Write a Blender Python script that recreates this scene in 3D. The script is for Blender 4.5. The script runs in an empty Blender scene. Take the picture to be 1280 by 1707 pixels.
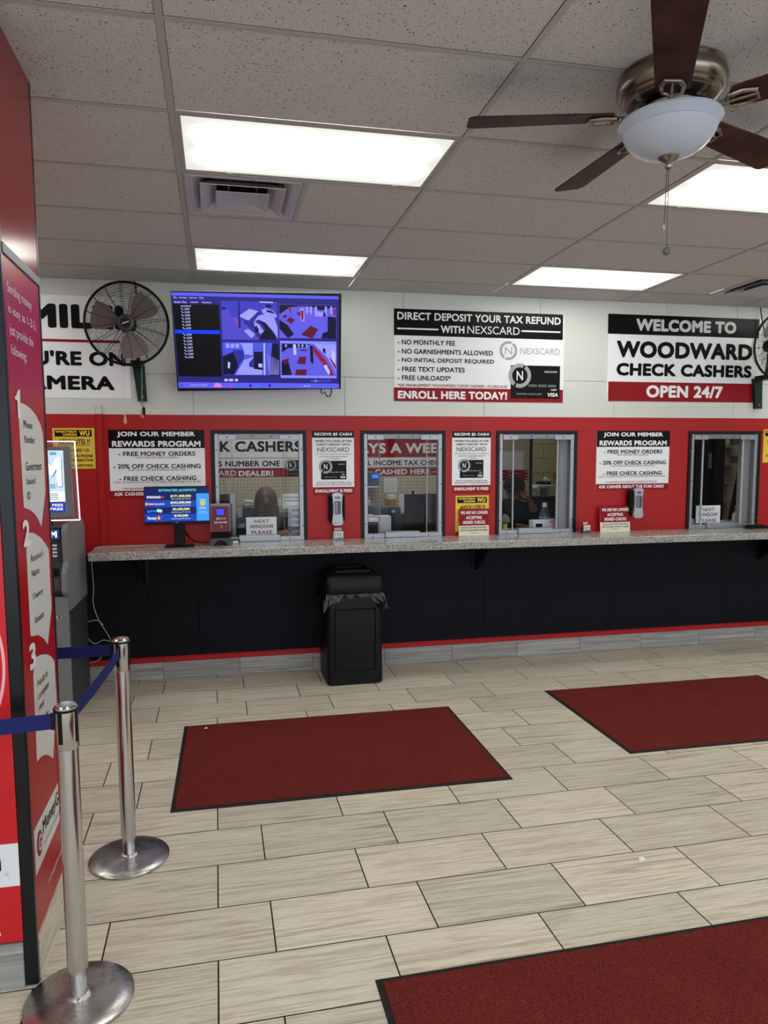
import bpy, bmesh, math, random, os
from mathutils import Vector as V, Matrix
random.seed(7)
SC = bpy.context.scene
COL = SC.collection
# ------------------------------------------------------------------ camera
F, YAW, PITCH, ROLL, CZ, HC, CX, CY = 1183.2225, .2013, -.0941, -.0061, 1.7719, 3.1458, -25.7427, 23.1863
def _axes():
    cy, sy, cp, sp, cr, sr = math.cos(YAW), math.sin(YAW), math.cos(PITCH), math.sin(PITCH), math.cos(ROLL), math.sin(ROLL)
    f = V((sy*cp, cy*cp, sp)); rt = V((cy, -sy, 0)); up = rt.cross(f)
    return cr*rt+sr*up, -sr*rt+cr*up, f
RT, UP, FW = _axes()
CAMP = V((0, 0, CZ))
cd = bpy.data.cameras.new('camera'); cam = bpy.data.objects.new('camera', cd); COL.objects.link(cam)
cam.matrix_world = Matrix(((RT.x, UP.x, -FW.x, 0), (RT.y, UP.y, -FW.y, 0), (RT.z, UP.z, -FW.z, CZ), (0, 0, 0, 1)))
cd.sensor_fit = 'VERTICAL'; cd.sensor_height = 36; cd.lens = F*36/1707
cd.shift_x = -CX/1707; cd.shift_y = CY/1707; cd.clip_start = .05; cd.clip_end = 100
SC.camera = cam
SC.view_settings.view_transform = 'Standard'; SC.view_settings.look = 'None'
SC.view_settings.exposure = 0.2; SC.view_settings.gamma = 1.0; SC.view_settings.use_curve_mapping = False
# ------------------------------------------------------------------ world: overcast daylight outside the storefront
W = bpy.data.worlds.new('world'); SC.world = W; W.use_nodes = True
W.node_tree.nodes['Background'].inputs[0].default_value = (.80, .90, 1, 1)
W.node_tree.nodes['Background'].inputs[1].default_value = 2.6
FIXTURE_STRENGTH = 1.0
# pixel of the photograph -> ray, used only to measure positions on real planes
def ray(x, y): return RT*((x-640-CX)/F) + UP*(-(y-853.5-CY)/F) + FW
def at(x, y, **k):
    (a, v), = k.items(); i = 'XYZ'.index(a); d = ray(x, y)
    return CAMP + d*((v-CAMP[i])/d[i])
YW = 5.854
# ------------------------------------------------------------------ materials
def lin(c):
    r = []
    for v in c:
        v = v/255; r.append(v/12.92 if v <= .04045 else ((v+.055)/1.055)**2.4)
    return (*r, 1)
MC = {}
def mat(name, c, rough=.5, metal=0, emit=0, alpha=None, bump=None, spec=.3, coat=0, trans=0):
    if name in MC: return MC[name]
    m = bpy.data.materials.new(name); m.use_nodes = True; nt = m.node_tree; b = nt.nodes['Principled BSDF']
    b.inputs['Base Color'].default_value = lin(c); b.inputs['Roughness'].default_value = rough
    b.inputs['Metallic'].default_value = metal; b.inputs['Specular IOR Level'].default_value = spec
    b.inputs['Coat Weight'].default_value = coat; b.inputs['Transmission Weight'].default_value = trans
    if emit:
        b.inputs['Emission Color'].default_value = lin(c); b.inputs['Emission Strength'].default_value = emit
        b.inputs['Base Color'].default_value = (.004, .004, .004, 1); b.inputs['Specular IOR Level'].default_value = .12
    if bump:
        tc = nt.nodes.new('ShaderNodeTexCoord'); n = nt.nodes.new('ShaderNodeTexNoise'); bp = nt.nodes.new('ShaderNodeBump')
        n.inputs['Scale'].default_value = bump[0]; bp.inputs['Strength'].default_value = bump[1]; bp.inputs['Distance'].default_value = .01
        nt.links.new(tc.outputs['Object'], n.inputs['Vector']); nt.links.new(n.outputs[0], bp.inputs['Height']); nt.links.new(bp.outputs[0], b.inputs['Normal'])
    MC[name] = m; return m
def nd(nt, t, **k):
    n = nt.nodes.new(t)
    for a, v in k.items(): setattr(n, a, v)
    return n
def ramp(nt, stops, interp='LINEAR'):
    r = nt.nodes.new('ShaderNodeValToRGB'); cr = r.color_ramp; cr.interpolation = interp
    while len(cr.elements) < len(stops): cr.elements.new(.5)
    for e, (p, c) in zip(cr.elements, stops): e.position = p; e.color = lin(c) if max(c) > 1 else (*c, 1)
    return r
def mapping(nt, scale, rnd=True):
    tc = nd(nt, 'ShaderNodeTexCoord'); mp = nd(nt, 'ShaderNodeMapping'); mp.inputs['Scale'].default_value = scale
    if rnd:
        oi = nd(nt, 'ShaderNodeObjectInfo'); mu = nd(nt, 'ShaderNodeMath', operation='MULTIPLY'); mu.inputs[1].default_value = 37.0
        nt.links.new(oi.outputs['Random'], mu.inputs[0]); cb = nd(nt, 'ShaderNodeCombineXYZ')
        for i in range(3): nt.links.new(mu.outputs[0], cb.inputs[i])
        ad = nd(nt, 'ShaderNodeVectorMath', operation='ADD'); nt.links.new(tc.outputs['Object'], ad.inputs[0]); nt.links.new(cb.outputs[0], ad.inputs[1])
        nt.links.new(ad.outputs[0], mp.inputs['Vector'])
    else: nt.links.new(tc.outputs['Object'], mp.inputs['Vector'])
    return mp
def tile_mat(name, cols, sc=(1.4, 30, 30), rough=.38, rnd=True):
    m = mat(name, (180, 170, 155), rough); nt = m.node_tree; b = nt.nodes['Principled BSDF']; mp = mapping(nt, sc, rnd)
    n = nd(nt, 'ShaderNodeTexNoise'); n.inputs['Scale'].default_value = 1.0; n.inputs['Detail'].default_value = 8; n.inputs['Roughness'].default_value = .68; n.inputs['Distortion'].default_value = .25
    nt.links.new(mp.outputs[0], n.inputs['Vector']); r = ramp(nt, cols); nt.links.new(n.outputs[0], r.inputs[0])
    # thin white veins
    mp2 = mapping(nt, (sc[0]*.8, sc[1]*1.6, sc[2]*1.6), rnd); n2 = nd(nt, 'ShaderNodeTexNoise'); n2.inputs['Detail'].default_value = 3; n2.inputs['Scale'].default_value = 1.1
    nt.links.new(mp2.outputs[0], n2.inputs['Vector']); r2 = ramp(nt, [(.60, (0., 0., 0.)), (.66, (.45, .45, .45)), (.70, (0., 0., 0.))]); nt.links.new(n2.outputs[0], r2.inputs[0])
    mx = nd(nt, 'ShaderNodeMix', data_type='RGBA'); mx.inputs['B'].default_value = lin((224, 217, 203))
    nt.links.new(r2.outputs[0], mx.inputs['Factor']); nt.links.new(r.outputs[0], mx.inputs['A'])
    # per-tile tone
    oi = nd(nt, 'ShaderNodeObjectInfo'); mr = nd(nt, 'ShaderNodeMapRange'); mr.inputs['To Min'].default_value = .90; mr.inputs['To Max'].default_value = 1.07
    nt.links.new(oi.outputs['Random'], mr.inputs['Value']); hs = nd(nt, 'ShaderNodeHueSaturation')
    nt.links.new(mr.outputs[0], hs.inputs['Value']); nt.links.new(mx.outputs['Result'], hs.inputs['Color']); nt.links.new(hs.outputs[0], b.inputs['Base Color'])
    return m
M_tile = tile_mat('floor_tile_stone', [(.25, (124, 115, 103)), (.40, (178, 168, 152)), (.49, (208, 200, 185)), (.58, (174, 164, 148)), (.68, (212, 205, 192)), (.82, (164, 153, 137))])
M_tiley = tile_mat('floor_tile_stone_turned', [(.25, (124, 115, 103)), (.40, (178, 168, 152)), (.49, (208, 200, 185)), (.58, (174, 164, 148)), (.68, (212, 205, 192)), (.82, (164, 153, 137))], (30, 1.4, 30))
M_base = tile_mat('baseboard_tile_stone', [(.25, (104, 103, 101)), (.45, (140, 139, 137)), (.55, (154, 153, 151)), (.8, (170, 169, 167))], (1.5, 34, 44), .45)
def carpet():
    m = mat('red_carpet_pile', (92, 24, 26), .95, spec=.04); nt = m.node_tree; b = nt.nodes['Principled BSDF']; mp = mapping(nt, (1, 1, 1), False)
    n = nd(nt, 'ShaderNodeTexNoise'); n.inputs['Scale'].default_value = 260; n.inputs['Detail'].default_value = 3; nt.links.new(mp.outputs[0], n.inputs['Vector'])
    n2 = nd(nt, 'ShaderNodeTexNoise'); n2.inputs['Scale'].default_value = 4; nt.links.new(mp.outputs[0], n2.inputs['Vector'])
    r = ramp(nt, [(.3, (68, 25, 24)), (.5, (102, 38, 36)), (.75, (130, 60, 56))]); nt.links.new(n.outputs[0], r.inputs[0])
    hs = nd(nt, 'ShaderNodeHueSaturation'); mr = nd(nt, 'ShaderNodeMapRange'); mr.inputs['To Min'].default_value = .82; mr.inputs['To Max'].default_value = 1.12
    nt.links.new(n2.outputs[0], mr.inputs['Value']); nt.links.new(mr.outputs[0], hs.inputs['Value']); nt.links.new(r.outputs[0], hs.inputs['Color']); nt.links.new(hs.outputs[0], b.inputs['Base Color'])
    bp = nd(nt, 'ShaderNodeBump'); bp.inputs['Strength'].default_value = .8; bp.inputs['Distance'].default_value = .004
    nt.links.new(n.outputs[0], bp.inputs['Height']); nt.links.new(bp.outputs[0], b.inputs['Normal'])
    return m
M_carpet = carpet()
def ceil_mat():
    m = mat('ceiling_tile_mineral', (188, 186, 184), .95, spec=.1); nt = m.node_tree; b = nt.nodes['Principled BSDF']; mp = mapping(nt, (1, 1, 1), True)
    n = nd(nt, 'ShaderNodeTexNoise'); n.inputs['Scale'].default_value = 150; n.inputs['Detail'].default_value = 1.5; n.inputs['Distortion'].default_value = 1.0; nt.links.new(mp.outputs[0], n.inputs['Vector'])
    r = ramp(nt, [(.0, (40, 38, 36)), (.325, (70, 67, 64)), (.36, (190, 187, 185)), (1., (198, 195, 193))]); nt.links.new(n.outputs[0], r.inputs[0]); nt.links.new(r.outputs[0], b.inputs['Base Color'])
    return m
M_ceil = ceil_mat()
def granite():
    m = mat('granite_laminate', (190, 185, 178), .16); nt = m.node_tree; b = nt.nodes['Principled BSDF']; mp = mapping(nt, (1, 1, 1), False)
    n = nd(nt, 'ShaderNodeTexNoise'); n.inputs['Scale'].default_value = 80; n.inputs['Detail'].default_value = 5; n.inputs['Roughness'].default_value = .7; nt.links.new(mp.outputs[0], n.inputs['Vector'])
    r = ramp(nt, [(.3, (84, 82, 80)), (.42, (128, 126, 123)), (.52, (166, 164, 160)), (.7, (196, 193, 188))]); nt.links.new(n.outputs[0], r.inputs[0])
    n2 = nd(nt, 'ShaderNodeTexNoise'); n2.inputs['Scale'].default_value = 9; n2.inputs['Detail'].default_value = 4; nt.links.new(mp.outputs[0], n2.inputs['Vector'])
    hs = nd(nt, 'ShaderNodeHueSaturation'); mr = nd(nt, 'ShaderNodeMapRange'); mr.inputs['To Min'].default_value = .75; mr.inputs['To Max'].default_value = 1.2
    nt.links.new(n2.outputs[0], mr.inputs['Value']); nt.links.new(mr.outputs[0], hs.inputs['Value']); nt.links.new(r.outputs[0], hs.inputs['Color']); nt.links.new(hs.outputs[0], b.inputs['Base Color'])
    return m
M_gran = granite()
def peg():
    m = mat('pegboard', (190, 182, 158), .7); nt = m.node_tree; b = nt.nodes['Principled BSDF']
    tc = nd(nt, 'ShaderNodeTexCoord'); sp = nd(nt, 'ShaderNodeSeparateXYZ'); nt.links.new(tc.outputs['Object'], sp.inputs[0])
    out = []
    for k in ('X', 'Z'):
        a = nd(nt, 'ShaderNodeMath', operation='MULTIPLY'); a.inputs[1].default_value = 1/.0381; nt.links.new(sp.outputs[k], a.inputs[0])
        f = nd(nt, 'ShaderNodeMath', operation='FRACT'); nt.links.new(a.outputs[0], f.inputs[0])
        s = nd(nt, 'ShaderNodeMath', operation='SUBTRACT'); s.inputs[1].default_value = .5; nt.links.new(f.outputs[0], s.inputs[0])
        p = nd(nt, 'ShaderNodeMath', operation='POWER'); p.inputs[1].default_value = 2; nt.links.new(s.outputs[0], p.inputs[0]); out.append(p)
    ad = nd(nt, 'ShaderNodeMath', operation='ADD'); nt.links.new(out[0].outputs[0], ad.inputs[0]); nt.links.new(out[1].outputs[0], ad.inputs[1])
    lt = nd(nt, 'ShaderNodeMath', operation='LESS_THAN'); lt.inputs[1].default_value = .022; nt.links.new(ad.outputs[0], lt.inputs[0])
    mx = nd(nt, 'ShaderNodeMix', data_type='RGBA'); mx.inputs['A'].default_value = lin((196, 189, 166)); mx.inputs['B'].default_value = lin((86, 80, 66))
    nt.links.new(lt.outputs[0], mx.inputs['Factor']); nt.links.new(mx.outputs['Result'], b.inputs['Base Color'])
    return m
M_peg = peg()
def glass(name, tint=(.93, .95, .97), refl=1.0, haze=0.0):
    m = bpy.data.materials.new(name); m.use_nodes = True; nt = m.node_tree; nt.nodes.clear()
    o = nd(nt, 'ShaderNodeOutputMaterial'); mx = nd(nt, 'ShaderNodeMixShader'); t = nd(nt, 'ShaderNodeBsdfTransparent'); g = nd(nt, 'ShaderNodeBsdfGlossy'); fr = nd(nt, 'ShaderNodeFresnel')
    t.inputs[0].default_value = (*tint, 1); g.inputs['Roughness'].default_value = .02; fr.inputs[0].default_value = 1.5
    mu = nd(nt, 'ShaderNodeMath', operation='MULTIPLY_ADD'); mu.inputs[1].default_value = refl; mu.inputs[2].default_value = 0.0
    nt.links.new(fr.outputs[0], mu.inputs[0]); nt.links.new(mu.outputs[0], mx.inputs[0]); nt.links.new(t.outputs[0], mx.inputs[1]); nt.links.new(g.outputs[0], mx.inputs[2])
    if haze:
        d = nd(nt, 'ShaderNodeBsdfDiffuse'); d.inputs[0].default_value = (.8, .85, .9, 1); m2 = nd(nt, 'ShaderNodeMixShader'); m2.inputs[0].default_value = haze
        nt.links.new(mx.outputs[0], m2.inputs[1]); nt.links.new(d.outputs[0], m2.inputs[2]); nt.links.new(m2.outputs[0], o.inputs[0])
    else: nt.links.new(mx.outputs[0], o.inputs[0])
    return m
M_glass = glass('window_glass', (.96, .97, .98), refl=.11, haze=.002); M_glass2 = glass('window_glass_right', (.96, .97, .98), refl=.03, haze=.001); M_acryl = glass('clear_acrylic', (.9, .92, .94), 1.2, .06)  # same window glass; reflection cut in the material, more for the right-hand windows
def lens_mat():
    m = bpy.data.materials.new('lamp_lens'); m.use_nodes = True; nt = m.node_tree; nt.nodes.clear()
    o = nd(nt, 'ShaderNodeOutputMaterial'); e = nd(nt, 'ShaderNodeEmission'); e.inputs[0].default_value = (1., .99, .90, 1)
    tc = nd(nt, 'ShaderNodeTexCoord'); sp = nd(nt, 'ShaderNodeSeparateXYZ'); nt.links.new(tc.outputs['Generated'], sp.inputs[0])
    g3 = lambda v: (v, v, v)
    r = ramp(nt, [(0, g3(0)), (.10, g3(.012)), (.22, g3(.45)), (.30, g3(1)), (.38, g3(.45)), (.5, g3(.05)), (.60, g3(.45)), (.68, g3(1)), (.77, g3(.45)), (.90, g3(.012)), (1, g3(0))], 'EASE'); nt.links.new(sp.outputs['Y'], r.inputs[0])
    r2 = ramp(nt, [(0, g3(.0)), (.03, g3(.02)), (.12, g3(1)), (.88, g3(1)), (.97, g3(.02)), (1, g3(0))], 'EASE'); nt.links.new(sp.outputs['X'], r2.inputs[0])
    mu = nd(nt, 'ShaderNodeMath', operation='MULTIPLY'); nt.links.new(r.outputs[0], mu.inputs[0]); nt.links.new(r2.outputs[0], mu.inputs[1])
    mr = nd(nt, 'ShaderNodeMapRange'); mr.inputs['To Min'].default_value = .74; mr.inputs['To Max'].default_value = 15*FIXTURE_STRENGTH; nt.links.new(mu.outputs[0], mr.inputs['Value'])
    nt.links.new(mr.outputs[0], e.inputs[1]); nt.links.new(e.outputs[0], o.inputs[0]); return m
M_lens = lens_mat()
WHITE = mat('sign_white', (232, 234, 238), .4); BLACK = mat('sign_black', (8, 8, 10), .3, spec=.12); RED = mat('sign_red', (142, 12, 24), .35, spec=.15); INK = mat('print_black', (10, 10, 12), .5, spec=.1)
DKRED = mat('print_dark_red', (130, 28, 36), .4); LETW = mat('print_white', (235, 236, 238), .4); GREY = mat('print_grey', (158, 160, 163), .4); YEL = mat('sign_yellow', (226, 190, 62), .4)
CARDB = mat('card_black', (12, 12, 14), .35, spec=.12); PAPER = mat('paper_white', (225, 226, 228), .7)
WALLW = mat('wall_white_paint', (206, 209, 205), .32, bump=(9, .02)); WALLR = mat('wall_red_paint', (166, 18, 22), .4, bump=(12, .03)); WALLK = mat('wall_black_paint', (14, 17, 24), .6, spec=.12)
REDTRIM = mat('red_trim_paint', (164, 24, 30), .4); GROUT = mat('grout', (26, 23, 22), .95)
ALU = mat('aluminium', (150, 153, 160), .38, .75); ALUD = mat('brushed_aluminium_dark', (126, 128, 132), .42, .75); CHROME = mat('stainless_steel', (196, 196, 198), .17, 1)
NICKEL = mat('brushed_nickel', (142, 132, 120), .28, 1); BLKP = mat('black_plastic', (12, 12, 14), .42, spec=.2); BLKM = mat('black_metal', (18, 18, 20), .4, .3); RUB = mat('black_rubber', (24, 24, 25), .7)
GRID = mat('ceiling_grid_metal', (166, 163, 160), .5); STEELG = mat('steel_grey_paint', (74, 78, 84), .4, .2); NAVY = mat('navy_webbing', (16, 26, 92), .7)
REDGLOSS = mat('red_gloss_panel', (162, 20, 30), .30, spec=.25); REDM = mat('red_poster', (196, 30, 38), .3)
def steel_worn():
    m = mat('stainless_steel_worn', (168, 166, 164), .25, 1); nt = m.node_tree; b = nt.nodes['Principled BSDF']; mp = mapping(nt, (1, 1, 1), False)
    n = nd(nt, 'ShaderNodeTexNoise'); n.inputs['Scale'].default_value = 14; n.inputs['Detail'].default_value = 8; n.inputs['Roughness'].default_value = .75; nt.links.new(mp.outputs[0], n.inputs['Vector'])
    r = ramp(nt, [(.3, (120, 114, 110)), (.5, (182, 180, 178)), (.8, (205, 204, 203))]); nt.links.new(n.outputs[0], r.inputs[0]); nt.links.new(r.outputs[0], b.inputs['Base Color'])
    mr = nd(nt, 'ShaderNodeMapRange'); mr.inputs['To Min'].default_value = .42; mr.inputs['To Max'].default_value = .15; nt.links.new(n.outputs[0], mr.inputs['Value']); nt.links.new(mr.outputs[0], b.inputs['Roughness'])
    return m
WORN = steel_worn()
def wood():
    m = mat('walnut_wood', (58, 30, 22), .55, spec=.15); nt = m.node_tree; b = nt.nodes['Principled BSDF']; mp = mapping(nt, (2, 2, 2), False)
    n = nd(nt, 'ShaderNodeTexNoise'); n.inputs['Scale'].default_value = 5; n.inputs['Detail'].default_value = 5; nt.links.new(mp.outputs[0], n.inputs['Vector'])
    r = ramp(nt, [(.3, (38, 20, 17)), (.55, (62, 36, 30)), (.8, (78, 48, 40))]); nt.links.new(n.outputs[0], r.inputs[0]); nt.links.new(r.outputs[0], b.inputs['Base Color'])
    return m
WOOD = wood()
def screen(name, c, e=1.0): return mat(name, c, .3, emit=e)
# ------------------------------------------------------------------ object helpers
WM = {}
def reg(o, parent=None, loc=(0, 0, 0), rz=0, rx=0):
    COL.objects.link(o)
    m = Matrix.Translation(V(loc)) @ Matrix.Rotation(rz, 4, 'Z') @ Matrix.Rotation(rx, 4, 'X')
    if parent:
        o.parent = parent; o.matrix_local = WM[parent.name].inverted() @ m
    else: o.matrix_local = m
    WM[o.name] = m
    return o
def tag(o, label=None, cat=None, group=None, kind=None):
    for k, v in (('label', label), ('category', cat), ('group', group), ('kind', kind)):
        if v: o[k] = v
    return o
def thing(name, label, cat, loc=(0, 0, 0), group=None, rz=0):
    return tag(reg(bpy.data.objects.new(name, None), None, loc, rz), label, cat, group)
def struct(name, loc=(0, 0, 0), rz=0): return tag(reg(bpy.data.objects.new(name, None), None, loc, rz), kind='structure')
def group_part(name, parent, loc=None):
    return reg(bpy.data.objects.new(name, None), parent, loc if loc is not None else WM[parent.name].translation)
class MB:
    def __init__(s): s.v = []; s.f = []; s.m = []; s.mi = 0; s.mats = []
    def use(s, m):
        if m not in s.mats: s.mats.append(m)
        s.mi = s.mats.index(m); return s
    def face(s, vs): 
        n = len(s.v); s.v += [V(p) for p in vs]; s.f.append(list(range(n, n+len(vs)))); s.m.append(s.mi); return s
    def add(s, vs, fs):
        n = len(s.v); s.v += [V(p) for p in vs]; s.f += [[i+n for i in f] for f in fs]; s.m += [s.mi]*len(fs); return s
    def box(s, a, b):
        x0, y0, z0 = a; x1, y1, z1 = b
        return s.add([(x0,y0,z0),(x1,y0,z0),(x1,y1,z0),(x0,y1,z0),(x0,y0,z1),(x1,y0,z1),(x1,y1,z1),(x0,y1,z1)],
                     [[3,2,1,0],[4,5,6,7],[0,1,5,4],[1,2,6,5],[2,3,7,6],[3,0,4,7]])
    def bbox(s, a, b, r=.004, axis=2):   # box with chamfered edges around one axis
        a = V(a); b = V(b); i, j = [k for k in range(3) if k != axis]
        pts = [(a[i]+r,a[j]),(b[i]-r,a[j]),(b[i],a[j]+r),(b[i],b[j]-r),(b[i]-r,b[j]),(a[i]+r,b[j]),(a[i],b[j]-r),(a[i],a[j]+r)]
        vs = []
        for (t, q) in ((a[axis], 1), (a[axis]+r, 0), (b[axis]-r, 0), (b[axis], 1)):
            for (u, w) in pts:
                p = [0, 0, 0]; cu = (a[i]+b[i])/2; cw = (a[j]+b[j])/2
                if q: u += (r if u < cu else -r); w += (r if w < cw else -r)
                p[i] = u; p[j] = w; p[axis] = t; vs.append(p)
        fs = [list(range(8))[::-1], list(range(24, 32))]
        for l in range(3):
            for k in range(8): fs.append([l*8+k, l*8+(k+1) % 8, (l+1)*8+(k+1) % 8, (l+1)*8+k])
        return s.add(vs, fs)
    def prism(s, pts, d):    # pts: list of 3D points of a polygon, extruded along d
        d = V(d); n = len(pts); vs = [V(p) for p in pts]+[V(p)+d for p in pts]
        return s.add(vs, [list(range(n)), list(range(n, 2*n))[::-1]]+[[k, k+n, (k+1) % n+n, (k+1) % n] for k in range(n)])
    def lathe(s, c, prof, axis=(0, 0, 1), n=24, cap=True, arc=None):
        q = V((0, 0, 1)).rotation_difference(V(axis)); c = V(c); vs = []; fs = []
        for (r, h) in prof:
            for k in range(n):
                a = 2*math.pi*k/n; vs.append(c+q @ V((r*math.cos(a), r*math.sin(a), h)))
        for l in range(len(prof)-1):
            for k in range(n): fs.append([l*n+k, l*n+(k+1) % n, (l+1)*n+(k+1) % n, (l+1)*n+k])
        if cap: fs.append(list(range(n))[::-1]); fs.append(list(range((len(prof)-1)*n, len(prof)*n)))
        return s.add(vs, fs)
    def cyl(s, p0, p1, r, n=16, r2=None):
        p0 = V(p0); p1 = V(p1); d = p1-p0; return s.lathe(p0, [(r, 0), (r if r2 is None else r2, d.length)], d.normalized(), n)
    def tube(s, pts, r, n=6, closed=False):
        pts = [V(p) for p in pts]; N = len(pts); vs = []; fs = []; prev = None
        for i, p in enumerate(pts):
            a = pts[(i-1) % N] if (closed or i > 0) else p; b = pts[(i+1) % N] if (closed or i < N-1) else p
            t = (b-a).normalized()
            if prev is None: up = V((0, 0, 1)) if abs(t.z) < .9 else V((0, 1, 0)); x = t.cross(up).normalized()
            else: x = (prev-t*prev.dot(t)).normalized()
            prev = x; y = t.cross(x)
            rr = r[i] if isinstance(r, (list, tuple)) else r
            for k in range(n):
                an = 2*math.pi*k/n; vs.append(p+x*rr*math.cos(an)+y*rr*math.sin(an))
        for i in range(N if closed else N-1):
            j = (i+1) % N
            for k in range(n): fs.append([i*n+k, i*n+(k+1) % n, j*n+(k+1) % n, j*n+k])
        if not closed: fs += [list(range(n))[::-1], list(range((N-1)*n, N*n))]
        return s.add(vs, fs)
    def sphere(s, c, r, n=12, sc=(1, 1, 1)):
        c = V(c); vs = []; fs = []; m = n//2
        for i in range(m+1):
            th = math.pi*i/m
            for k in range(n):
                a = 2*math.pi*k/n; vs.append(c+V((r*sc[0]*math.sin(th)*math.cos(a), r*sc[1]*math.sin(th)*math.sin(a), r*sc[2]*math.cos(th))))
        for i in range(m):
            for k in range(n): fs.append([i*n+k, (i+1)*n+k, (i+1)*n+(k+1) % n, i*n+(k+1) % n])
        return s.add(vs, fs)
    def build(s, name, m, parent=None, loc=None, smooth=False, label=None):
        W0 = Matrix.Translation(V(loc)) if loc is not None else (WM[parent.name] if parent else Matrix())
        inv = W0.inverted()
        me = bpy.data.meshes.new(name); me.from_pydata([tuple(inv @ p) for p in s.v], [], s.f)
        if s.mats:
            for x in s.mats: me.materials.append(x)
            me.polygons.foreach_set('material_index', s.m)
        else: me.materials.append(m)
        bm = bmesh.new(); bm.from_mesh(me); bmesh.ops.remove_doubles(bm, verts=bm.verts, dist=1e-6)
        bmesh.ops.recalc_face_normals(bm, faces=bm.faces); bm.to_mesh(me); bm.free()
        if smooth: me.shade_smooth(); me.set_sharp_from_angle(angle=math.radians(40))
        o = bpy.data.objects.new(name, me); COL.objects.link(o)
        if parent: o.parent = parent; o.matrix_local = WM[parent.name].inverted() @ W0
        else: o.matrix_local = W0
        WM[o.name] = W0
        if label: o['label'] = label
        return o
def open_build(mb, name, m, parent, smooth=True, label=None):     # keeps the given winding and gives sheets a thickness
    o = mb.build(name, m, parent, smooth=smooth, label=label); return o
def copy_tree(o, parent=None, dloc=None):
    c = o.copy(); COL.objects.link(c)
    if parent: c.parent = parent
    for ch in list(o.children): copy_tree(ch, c)
    return c
# ------------------------------------------------------------------ lettering
TC = {}
def text_mesh(s, bold, shear=0, res=3):
    k = (s, bold, shear)
    if k in TC: return TC[k]
    cu = bpy.data.curves.new('lettering', 'FONT'); cu.body = s; cu.shear = shear; cu.resolution_u = res
    if bold > 0: cu.space_character = 1+bold*1.6
    ob = bpy.data.objects.new('lettering', cu); me = bpy.data.meshes.new_from_object(ob)
    vs = [v.co.copy() for v in me.vertices]; fs = [list(p.vertices) for p in me.polygons]
    bpy.data.objects.remove(ob); bpy.data.curves.remove(cu); bpy.data.meshes.remove(me)
    if bold > .004:      # heavier strokes: the same outline laid down again, shifted by the extra stroke width
        n0 = len(vs); base = list(vs); bf = list(fs); vs = []; fs = []
        sh = [(1, 1), (1, -1), (-1, 1), (-1, -1)] + ([(1.3, 0), (-1.3, 0), (0, 1.3), (0, -1.3)] if res > 2 else [])
        for q_, (sx_, sy_) in enumerate(sh):
            vs += [v+V((sx_*bold*.95, sy_*bold*.95, q_*.00005)) for v in base]; fs += [[i+n0*q_ for i in f] for f in bf]
    x0 = min(v.x for v in vs); x1 = max(v.x for v in vs); y0 = min(v.y for v in vs); y1 = max(v.y for v in vs)
    vs = [((v.x-x0)/(x1-x0), (v.y-y0)/(y1-y0), v.z) for v in vs]
    TC[k] = (vs, fs, (x1-x0)/(y1-y0)); return TC[k]
class Plane:
    def __init__(s, p0, right, up): s.p = V(p0); s.r = V(right).normalized(); s.u = V(up).normalized(); s.n = s.r.cross(s.u)
    def uv(s, x, y):
        d = ray(x, y); t = (s.p-CAMP).dot(s.n)/d.dot(s.n); h = CAMP+d*t-s.p; return h.dot(s.r), h.dot(s.u)
    def pt(s, u, v, off=0): return s.p+s.r*u+s.u*v+s.n*off
    def shift(s, off): return Plane(s.p+s.n*off, s.r, s.u)
    # rectangles given by two photograph corners or directly in plane units
    def rect(s, name, m, parent, x0, y0, x1, y1, off=.0008, th=.0006, label=None):
        a, d = s.uv(x0, y0); b, _ = s.uv(x1, y1); _, c = s.uv(x0, y1); return s.urect(name, m, parent, a, c, b, d, off, th, label)
    def urect(s, name, m, parent, a, c, b, d, off=.0008, th=.0006, label=None):
        return MB().prism([s.pt(a, c, off), s.pt(b, c, off), s.pt(b, d, off), s.pt(a, d, off)], -s.n*th).build(name, m, parent, label=label)
    def poly(s, name, m, parent, pts, off=.0008, th=.0006, label=None):
        return MB().prism([s.pt(*s.uv(x, y), off) for x, y in pts], -s.n*th).build(name, m, parent, label=label)
    def text(s, st, m, parent, x0, x1, yt, yb, bold=.0, off=.0018, name='lettering', shear=0):
        a, d = s.uv(x0, yt); _, c = s.uv(x0, yb); b, _ = s.uv(x1, (yt+yb)/2)
        return s.utext(st, m, parent, a, c, b, d, bold, off, name, shear)
    def utext(s, st, m, parent, a, c, b, d, bold=0, off=.0018, name='lettering', shear=0):
        vs, fs, _ = text_mesh(st, bold, shear, 2 if abs(d-c) < .03 else 4)
        mb = MB(); mb.add([s.pt(a+(b-a)*u, c+(d-c)*v, off+w_) for u, v, w_ in vs], fs); 
        W0 = WM[parent.name]; inv = W0.inverted(); me = bpy.data.meshes.new(name)
        me.from_pydata([tuple(inv @ p) for p in mb.v], [], mb.f); me.materials.append(m)
        o = bpy.data.objects.new(name, me); COL.objects.link(o); o.parent = parent; o.matrix_local = Matrix(); WM[o.name] = W0
        return o
WALL = Plane((0, YW, 0), (1, 0, 0), (0, 0, 1))
# ================================================================== SETTING
XL, XR, YF = -3.4, 8.2, -3.2
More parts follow.
